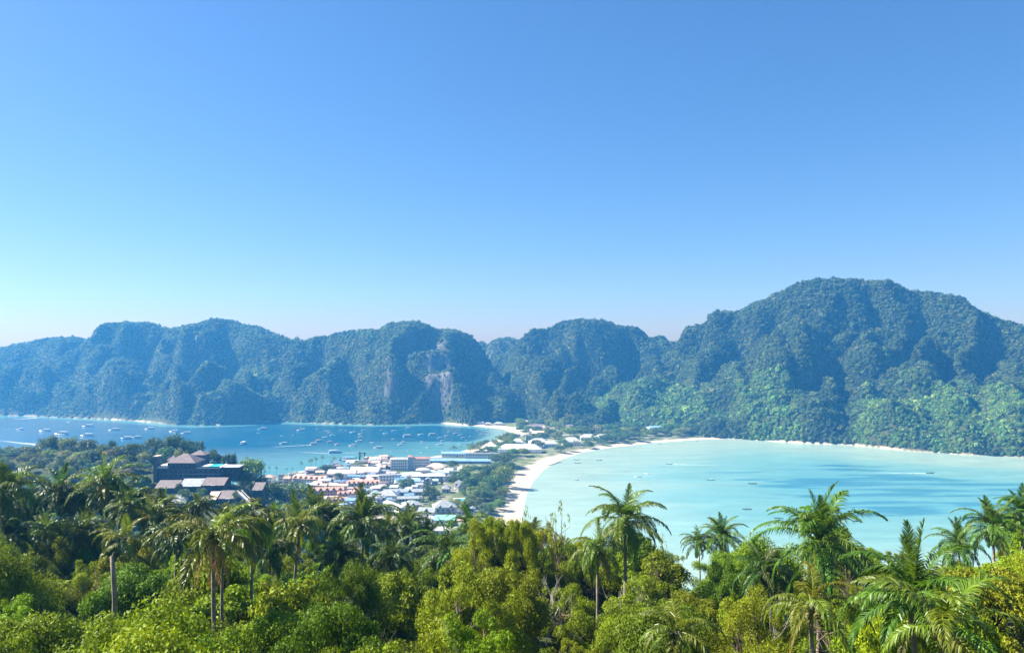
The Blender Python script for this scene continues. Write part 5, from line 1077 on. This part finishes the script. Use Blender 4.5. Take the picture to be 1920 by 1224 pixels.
for px, py, w, k, rz, lb in [(37, 806, 18, 'dark_ferry', 170, 'dark hulled ferry farthest from the town in the deep blue bay'), (84, 809, 25, 'ferry', 172, 'sleek white ferry behind the wooded spur'), (115, 815, 31, 'ferry', 170, 'largest white ferry just beyond the spur crest'), (165, 800, 22, 'ferry', 180, None), (163, 818, 28, 'ferry', 175, None), (214, 807, 21, 'ferry', 185, None),
        (237, 823, 25, 'dark_ferry', 175, 'dark blue ferry overlapping a white one beyond the spur'), (256, 821, 20, 'ferry', 185, None), (281, 805, 19, 'ferry', 180, None), (326, 810, 21, 'ferry', 170, None), (349, 813, 20, 'ferry', 185, None), (492, 805, 18, 'dark_ferry', 180, 'dark hulled ferry near the pale shallows under the cliffs'), (455, 833, 9, 'ferry', 265, 'white boat seen stern on, alone in open water'), (507, 825, 10, 'dark_longtail_boat', 185, 'dark longtail boat alone in the deep blue bay'),
        (532, 832, 16, 'ferry', 180, None), (565, 807, 17, 'ferry', 185, None), (599, 827, 16, 'tour_boat', 10, None), (620, 829, 14, 'tour_boat', 5, None), (589, 833, 17, 'tour_boat', 5, 'orange canopied tour boat pulling a long white wake'), (633, 834, 12, 'tour_boat', 30, None), (673, 828, 15, 'ferry', 185, None), (661, 836, 16, 'ferry', 170, None), (628, 849, 28, 'dark_ferry', 5, 'dark hulled ferry leaving the pier with a wake'),
        (651, 863, 34, 'blue_ferry', 178, 'blue hulled ferry with blue canopy docked at the pier'), (709, 840, 18, 'ferry', 175, 'white ferry nearest to the white four storey hotel'), (765, 819, 22, 'ferry', 8, None), (812, 816, 20, 'ferry', 8, None), (766, 803, 13, 'ferry', 5, None)]:
    if lb: boat(k, px, py, w, rz, lb, name='ferry' if 'ferry' in k else None)
    elif k == 'tour_boat': boat(k, px, py, w, rz, 'orange canopied tour boat at rest in the deep blue bay', 'orange canopied tour boats')
    else: boat(k, px, py, w, rz, FL, WF_)
for px, py, w in [(130, 791, 9), (595, 805, 9), (614, 808, 10), (618, 811, 9), (623, 816, 12), (610, 820, 12), (650, 808, 9), (662, 811, 14), (681, 807, 11), (676, 814, 11), (677, 820, 14), (723, 813, 12), (739, 808, 13), (738, 823, 9), (698, 830, 10), (757, 830, 15), (752, 834, 15), (766, 844, 6), (792, 828, 10), (793, 832, 10), (802, 839, 9),
        (789, 815, 13), (825, 821, 12), (838, 818, 13), (854, 813, 13), (863, 816, 11), (869, 821, 12), (882, 818, 8), (830, 827, 12), (845, 829, 9), (824, 834, 16), (862, 833, 9), (843, 810, 9), (903, 814, 10), (915, 815, 10), (790, 849, 6), (830, 846, 10), (838, 849, 10), (550, 816, 6), (528, 817, 6), (485, 812, 8), (895, 808, 8), (715, 806, 7), (735, 846, 5), (875, 826, 8), (640, 806, 7)]:
    boat('speedboat', px, py, w, R.choice([178, 4, 12, 170, 8, 190]), SL, SB)
LT = 'longtail boat at anchor in the turquoise bay'
for px, py, w, k, rz, lb in [(1081, 862, 14, 'longtail_boat', 175, 'teal longtail boat off the curved beach, shoreward of its neighbour'), (1083, 868, 14, 'longtail_boat', 178, 'teal longtail boat off the curved beach, seaward of its neighbour'), (1123, 863, 13, 'longtail_boat', 4, 'lone teal longtail boat off the palm garden'), (1255, 870, 13, 'longtail_boat', 178, 'teal longtail boat under way with a short white wake'),
        (1245, 882, 9, 'longtail_boat', 130, 'longtail boat seen end on in the turquoise bay'), (1213, 888, 10, 'speedboat', 150, 'white speedboat turned towards the beach, one of two in the turquoise bay'), (1196, 894, 15, 'speedboat', 170, 'white speedboat lying broadside in the turquoise bay'), (1333, 900, 16, 'longtail_boat', 178, 'teal longtail boat in the middle of the turquoise bay'), (1411, 907, 19, 'dark_longtail_boat', 175, 'dark longtail boat over the reef streaks'),
        (1401, 955, 20, 'dark_longtail_boat', 178, 'dark longtail boat close below the reef streaks'), (1460, 972, 20, 'dark_longtail_boat', 170, 'dark longtail boat beside the huge upright palm'), (1605, 977, 20, 'dark_longtail_boat', 10, 'dark longtail boat behind the fronds of the huge palm'), (1744, 887, 18, 'dark_longtail_boat', 4, 'dark longtail boat speeding ahead of a long wake'), (1082, 900, 6, 'speedboat', 40, 'tiny white dinghy near the white beach'), (1356, 973, 6, 'dark_longtail_boat', 178, 'tiny dark rowing boat in the turquoise bay'),
        (1236, 833, 9, 'yellow_longtail_boat', 175, None), (1280, 831, 9, 'yellow_longtail_boat', 185, None), (1306, 827, 9, 'yellow_longtail_boat', 5, None), (1053, 863, 11, 'yellow_longtail_boat', 160, 'yellow longtail boat pulled up at the end of the beached row'), (872, 801, 9, 'longtail_boat', 178, 'teal longtail boat at the beach under the banded hotel'), (912, 806, 14, 'longtail_boat', 170, 'pair like longtail lying on the inner beach of the blue bay')]:
    boat(k, px, py, w, rz, lb or 'yellow longtail boat drawn up on the curved white beach', None if lb else 'yellow longtails on the curved beach', 'longtail_boat' if 'longtail' in k else None)
for k in range(7): boat('dark_longtail_boat', 1029 + 3.6 * k, 872.5 - 1.0 * k, 9, 205 + R.uniform(-8, 8), 'dark longtail boat in the row moored along the white beach', 'row of beached longtails', 'longtail_boat')
# wakes: broken foam lying on the water
fm_ = bpy.data.materials.new('wake_foam'); nt, N, L = nodes_of(fm_); p = N['Principled BSDF']; p.inputs['Base Color'].default_value = (.75, .8, .8, 1); p.inputs['Roughness'].default_value = .9
tp_ = N.new('ShaderNodeBsdfTransparent'); mx_ = N.new('ShaderNodeMixShader'); at_ = attr(N, 'foam'); ml = N.new('ShaderNodeMath'); ml.operation = 'MULTIPLY'
L.new(at_.outputs['Fac'], ml.inputs[0]); L.new(ramp(N, L, nz(N, L, .25, 5, None, (.4, 1, 1)), .36, .56), ml.inputs[1]); L.new(ml.outputs[0], mx_.inputs[0]); L.new(tp_.outputs[0], mx_.inputs[1]); L.new(p.outputs[0], mx_.inputs[2]); L.new(mx_.outputs[0], N['Material Output'].inputs['Surface'])
def wake(a, b, w0, w1, lb, strength=.9):
    A_ = Vector(gpt(*a)[:2]); B_ = Vector(gpt(*b)[:2]); d = B_ - A_; nn = Vector((-d.y, d.x)).normalized(); K = 24; V, F, fo = [], [], []
    for i in range(K + 1):
        s = i / K; c_ = A_ + d * s; w = (w0 + (w1 - w0) * s) / 2 * (1 + .25 * math.sin(i * 1.7))
        for q, f in ((-1, 0), (0, 1), (1, 0)): V.append((c_.x + nn.x * w * q, c_.y + nn.y * w * q, .06)); fo.append(f * strength * (1 - s) ** .8)
    for i in range(K):
        for q in (0, 1): F.append((3 * i + q, 3 * i + 3 + q, 3 * i + 4 + q, 3 * i + 1 + q))
    me = new_mesh('wake', V, F, [fm_]); at2 = me.attributes.new('foam', 'FLOAT', 'POINT'); at2.data.foreach_set('value', np.array(fo, dtype=np.float32)); tag(link('wake', me), lb, 'wake', None, 'stuff')
wake((584, 834), (505, 838), 5, 9, 'white foam wake trailing the orange canopied tour boat'); wake((616, 850), (560, 847), 6, 10, 'foam wake behind the ferry leaving the pier', .6); wake((640, 849.5), (700, 847), 5, 8, 'foam streak beside the ferry leaving the pier', .5)
wake((1262, 870.3), (1345, 872), 4, 7, 'short white wake behind the teal longtail boat', .8); wake((1736, 887.3), (1640, 886), 3.5, 7, 'long white wake behind the speeding longtail boat', 1.0); wake((75, 834), (-10, 825), 16, 10, 'broad foam wake curving out beyond the spur', .95); wake((70, 783), (22, 787), 10, 14, 'white surf over the sandbank at the far shore', 1.2)

# ------------------------------------------------------------------ foreground slope: broadleaf trees, one by one
FG = [Tree(9, 4, *make_tree(501, 9, 4, 5.6, 3.2, 60, 26000, .24, .12, M_LEAF, M_BARKD, crad=.22, irr=True, nlimb=14)), Tree(9, 4, *make_tree(502, 9, 4, 5.2, 3.9, 56, 44000, .18, .09, M_LEAF, M_BARKD, crad=.24, irr=True, nlimb=14)), Tree(9, 4, *make_tree(503, 9, 4, 6.0, 2.9, 64, 20000, .30, .15, M_LEAF, M_BARKD, crad=.19, irr=True, nlimb=18)),
      Tree(9, 4, *make_tree(504, 9, 4, 5.4, 3.3, 84, 40000, .18, .085, M_LEAF, M_BARKD, crad=.16, nlimb=24, irr=True))]
FG += [Tree(9, 4, *make_tree(505, 9, 4, 5.0, 4.0, 50, 15000, .33, .17, M_LEAF, M_BARKD, crad=.26, irr=True, nlimb=12)), Tree(11, 3.2, *make_tree(506, 11, 3.2, 7.2, 3.8, 46, 16000, .24, .12, M_LEAF, M_BARKD, crad=.20, irr=True, nlimb=22))]
FEATHER = [Tree(10, 4, *make_tree(511, 10, 4, 6.0, 3.8, 70, 26000, .24, .06, M_LEAF, M_BARK, crad=.15, up=.1, nlimb=40, trunk_r=.12, irr=True)), Tree(10, 4, *make_tree(512, 10, 4, 5.8, 4.0, 62, 24000, .26, .06, M_LEAF, M_BARK, crad=.15, up=.1, nlimb=36, trunk_r=.11, irr=True))]
SAPLING = Tree(10, 2.5, *make_tree(521, 10, 2.5, 7.0, 3.0, 26, 420, .28, .14, M_LEAF, M_BARK, crad=.16, nlimb=24, trunk_r=.07))
CANX = [-200, 0, 100, 200, 330, 420, 500, 640, 760, 850, 900, 940, 1000, 1060, 1100, 1180, 1240, 1280, 1330, 1420, 1480, 1560, 1640, 1740, 1790, 1850, 1920, 2100]
CANY = [990, 985, 990, 1000, 985, 1000, 1005, 1010, 1005, 985, 965, 950, 962, 975, 995, 1008, 1025, 1042, 1030, 1005, 985, 1015, 1040, 1045, 1030, 1000, 972, 960]
def canopy_row(px, D):
    t = np.clip((D - 27) / (92 - 27), 0, 1) ** .38
    return 1255 + (np.interp(px, CANX, CANY) - 1255) * t
SHORTS = ['broad crowned palm', 'dark crowned palm', 'thin half hidden palm', 'glossy full crowned palm', 'tousled palm', 'small yellowing palm', 'low wedged palm', 'dark upright palm', 'drooping yellow palm', 'young stairway palm', 'sparse brown fronded palm', 'slender palm', 'skirted straight palm', 'leaning silvery palm', 'dense crowned palm', 'yellow green palm', 'upright spear palm', 'drooping crowned palm', 'wide arching dark palm', 'palm by feathery trees',
          'small middle palm', 'bushy bay palm', 'drooping bay palm', 'spiky topped palm', 'small leaning palm', 'huge upright palm', 'low bleached palm', 'large dark spreading palm', 'pale stemmed palm', 'palm reaching over bay', 'ragged topped palm', 'palm above yellow tree', 'swallowed palm', 'dry fanned palm', 'yellow fronded palm', 'matted palm', 'squeezed palm', 'palm touching tousled palm', 'tucked palm', 'crouching palm', 'resort front palm', 'pink rooftop palm', 'flat roof palm', 'yellow tipped palm', 'drowning palm', 'low slope palm', 'dark squeezed palm', 'dark neighbour palm', 'dark crouching palm', 'dark spear palm', 'dark drooping palm', 'dark feathery grove palm', 'dark leaning palm']
PALM_SHORT = [(a_, b_, SHORTS[i]) for i, (a_, b_, _l) in enumerate(PALM_LAND)] + [(*ppt(212, 1033, 46)[:2], 'headless trunk')]
FGL = {'lime': ('lime green broadleaf tree with rounded crown', (1.1, 1.25, .8)), 'green': ('fresh green broadleaf tree with dense crown', (1, 1.05, .8)), 'deep': ('deep green broadleaf tree', (.6, .75, .7)),
       'feather': ('feathery yellow olive tree with fine leaves', (1.1, 1.15, .7)), 'gold': ('golden tinged feathery tree', (1.22, 1.18, .65)), 'yellow': ('bright yellow broadleaf tree', (1.3, 1.38, .7))}
FGO = []; cnt_ = 0
for D in [25, 30, 35.5, 41, 47, 53, 59, 65.5, 72, 79, 86, 93, 101]:
    half = .70 * D + 6; x = -half + R.uniform(0, 3)
    while x < half:
        xx = x + R.uniform(-1.2, 1.2); yy = D + R.uniform(-2.2, 2.2); px = 960 + FPX * xx / yy
        x += R.uniform(4.2, 6.6)
        row = canopy_row(px, yy) + (R.uniform(-30, 26) if R.random() < .5 else R.uniform(30, 150)) * (60 / yy) ** .5
        for q in PALM_SCR + [(212, 1033, 46, 60, True)]:
            if yy < q[2] + 1.5 and abs(px - q[0]) < (.24 * q[3] if not q[4] else 12) + (40 * 40 if not q[4] else 2.4 * FPX) / yy: row = max(row, q[1] + (.22 * q[3] if not q[4] else 118))
        zt = CAMZ - (row - HY) / FPX * yy; zb = gz(xx, yy); h = zt - zb
        if h < 4.6: h = 4.6 + R.random()
        u1 = R.random()
        if px < 850: kd = 'lime' if u1 < .38 else 'green' if u1 < .72 else 'deep' if u1 < .92 else 'yellow'
        elif px < 1120: kd = 'feather' if u1 < .5 else 'gold' if u1 < .75 else 'green' if u1 < .9 else 'deep'
        elif px < 1400: kd = 'feather' if u1 < .42 else 'green' if u1 < .75 else 'deep' if u1 < .9 else 'lime'
        elif px < 1700: kd = 'green' if u1 < .45 else 'deep' if u1 < .7 else 'feather' if u1 < .85 else 'lime'
        else: kd = 'yellow' if u1 < .5 else 'lime' if u1 < .8 else 'green'
        T_ = R.choice(FEATHER) if kd in ('feather', 'gold') else R.choice(FG if D > 42 else [FG[1], FG[3]])
        lb, c_ = FGL[kd]; fine = kd in ('lime', 'green', 'yellow') and D > 33 and R.random() < .38
        if fine: T_ = R.choice(FEATHER); lb = lb.replace('broadleaf tree', 'fine leaved tree')
        rad = min(max(h * R.uniform(.2, .42), 1.6), 3.6)
        T_.put('broadleaf_tree' if kd not in ('feather', 'gold') and not fine else 'feathery_tree', (xx, yy, zb - .3), h, rad, R.uniform(0, 6.28), jitter(c_, .14), lb + ' beside the ' + near_land(PALM_SHORT, xx, yy), 'tree', kd + ' trees on the near slope'); cnt_ += 1
print('foreground trees', cnt_)
for px, top, D, w, lb in [(930, 955, 74, 90, 'leafy tree covering the near sand of the white beach'), (978, 960, 72, 80, 'leafy tree at the bay edge beside the near sand')]:
    x, y, z = ppt(px, top, D); zb = gz(x, y); FG[3].put('broadleaf_tree', (x, y, zb - .3), (z - zb) * .98, w * D / FPX / 2, R.uniform(0, 6), jitter((1.2, 1.2, .7), .1), lb, 'tree')
for px, top, D, w, lb in [(905, 962, 72, 110, 'feathery tree hiding the near end of the white beach'), (950, 945, 80, 120, 'tall feathery tree at the near end of the white beach'), (1005, 958, 84, 110, 'feathery yellow tree fringing the turquoise bay'), (1060, 975, 80, 100, 'feathery olive tree below the thin bare sapling')]:
    x, y, z = ppt(px, top, D); zb = gz(x, y); R.choice(FEATHER).put('feathery_tree', (x, y, zb - .3), (z - zb) * .95, w * D / FPX / 2, R.uniform(0, 6), jitter((1.4, 1.3, .7), .1), lb, 'tree')
for px, top, D, w, lb in [(1050, 922, 74, 44, 'thin bare sapling with few leaves against the white beach'), (1240, 985, 66, 40, 'wispy sapling leaning over the bay edge'), (985, 935, 78, 40, 'thin leafy sapling among the feathery yellow trees'), (1600, 1010, 60, 34, 'wispy sapling behind the huge upright palm')]:
    x, y, z = ppt(px, top, D); zb = gz(x, y); SAPLING.put('sapling', (x, y, zb - .3), z - zb, w * D / FPX / 2, R.uniform(0, 6), (1.3, 1.2, .8), lb, 'tree')
def bare_tree(px, top, D, w, seed, lb):
    r = random.Random(seed); x, y, z = ppt(px, top, D); zb = gz(x, y); h = z - zb; e = empty('bare_tree', (x, y, zb - .3)); tag(e, lb, 'tree')
    mb = MB(); tw = MB()
    def grow(p, d, l, rad, dep, m):
        pts = [p]; q = p
        for k in range(3):
            d = (d + Vector((r.uniform(-.25, .25), r.uniform(-.25, .25), r.uniform(-.05, .2)))).normalized(); q = q + d * l / 3; pts.append(q)
        m.tube(pts, [rad * (1 - .2 * k) for k in range(4)], 5)
        if dep:
            for k in range(3):
                s_ = Vector((r.uniform(-1, 1), r.uniform(-1, 1), r.uniform(.1, .9))).normalized(); grow(pts[r.choice((2, 3, 3))], (d * .7 + s_).normalized(), l * r.uniform(.5, .8), rad * .5, dep - 1, tw)
    grow(Vector((0, 0, 0)), Vector((.05, 0, 1)), h * .36, .12, 4, mb)
    mb.part('trunk', M_PALE, e, True); tw.part('branches', M_PALE, e, True)
M_PALE = mat('bleached_bark', (.42, .38, .32), .9, .25, 2.0)
bare_tree(1232, 1030, 56, 60, 3, 'bleached leafless tree with twisting branches above the thicket'); bare_tree(1008, 1010, 58, 60, 5, 'bleached leafless tree among the feathery yellow trees'); bare_tree(610, 1075, 50, 50, 8, 'bleached leafless tree beneath the leaning silvery palm'); bare_tree(1410, 1085, 46, 50, 9, 'bleached leafless tree beside the huge upright palm')
# undergrowth between the trunks and woods on the hidden slope below
def leafy_proto(seed, n, Ln):
    r = np.random.default_rng(seed); d = rand_dirs(r, n, .3); pos = d * (r.uniform(.3, 1.0, n) ** .6)[:, None] * np.array([1, 1, .7]); nrm = d + .6 * r.normal(size=d.shape) + np.array([0, 0, .4]); nrm /= np.linalg.norm(nrm, axis=1, keepdims=True)
    V, F = leaf_quads(r, pos, nrm, Ln, Ln * .5); return V, F.tolist(), np.repeat(r.uniform(0, 1, n), 4)
def scatter(name, n, xf, yr, szr, protos, label, m, zoff, tint):
    yv = np.sqrt(rng.uniform(yr[0] ** 2, yr[1] ** 2, n)); xv = rng.uniform(-1, 1, n) * (xf * yv + 8); zv = height(xv, yv)[0]
    pxv = 960 + FPX * xv / yv; keep = (zv > 3) & ~((pxv > 270) & (pxv < 520) & (yv > 395)); xv, yv, zv = xv[keep], yv[keep], zv[keep]; n = len(xv)
    s = rng.uniform(*szr, n); SC_ = np.stack([s, s, s * rng.uniform(.8, 1.2, n)], 1); RO = np.stack([rng.normal(0, .15, n), rng.normal(0, .15, n), rng.uniform(0, 6.28, n)], 1)
    t = np.clip(1 + .3 * rng.normal(size=(n, 1)), .4, 1.8) * np.array(tint) * (1 + .1 * rng.normal(size=(n, 3)))
    gn_forest(name, protos, np.stack([xv, yv, zv + zoff * s], 1), RO, SC_, rng.integers(0, len(protos), n), t, m, label)
M_UNDER = leaf_mat('undergrowth_leaf', (0.085, 0.130, 0.018), (0.17, 0.24, 0.025), .35, tint='inst')
scatter('undergrowth', 1100, .75, (12, 112), (.7, 1.6), [leafy_proto(s, 900, .20) for s in (601, 602, 603)], 'tangled green undergrowth filling the gaps between the slope trees', M_UNDER, .4, (.45, .5, .5))  # dark tint paints the deep shade in the gaps between crowns
scatter('lower_forest', 5200, .78, (112, 460), (2.6, 5.0), [far_proto(s, 1.0, 240) for s in (611, 612)], 'dense woods on the lower slope below the viewpoint', M_FAR, .45, (1.3, 1.4, .9))
print('objects', len(bpy.data.objects))
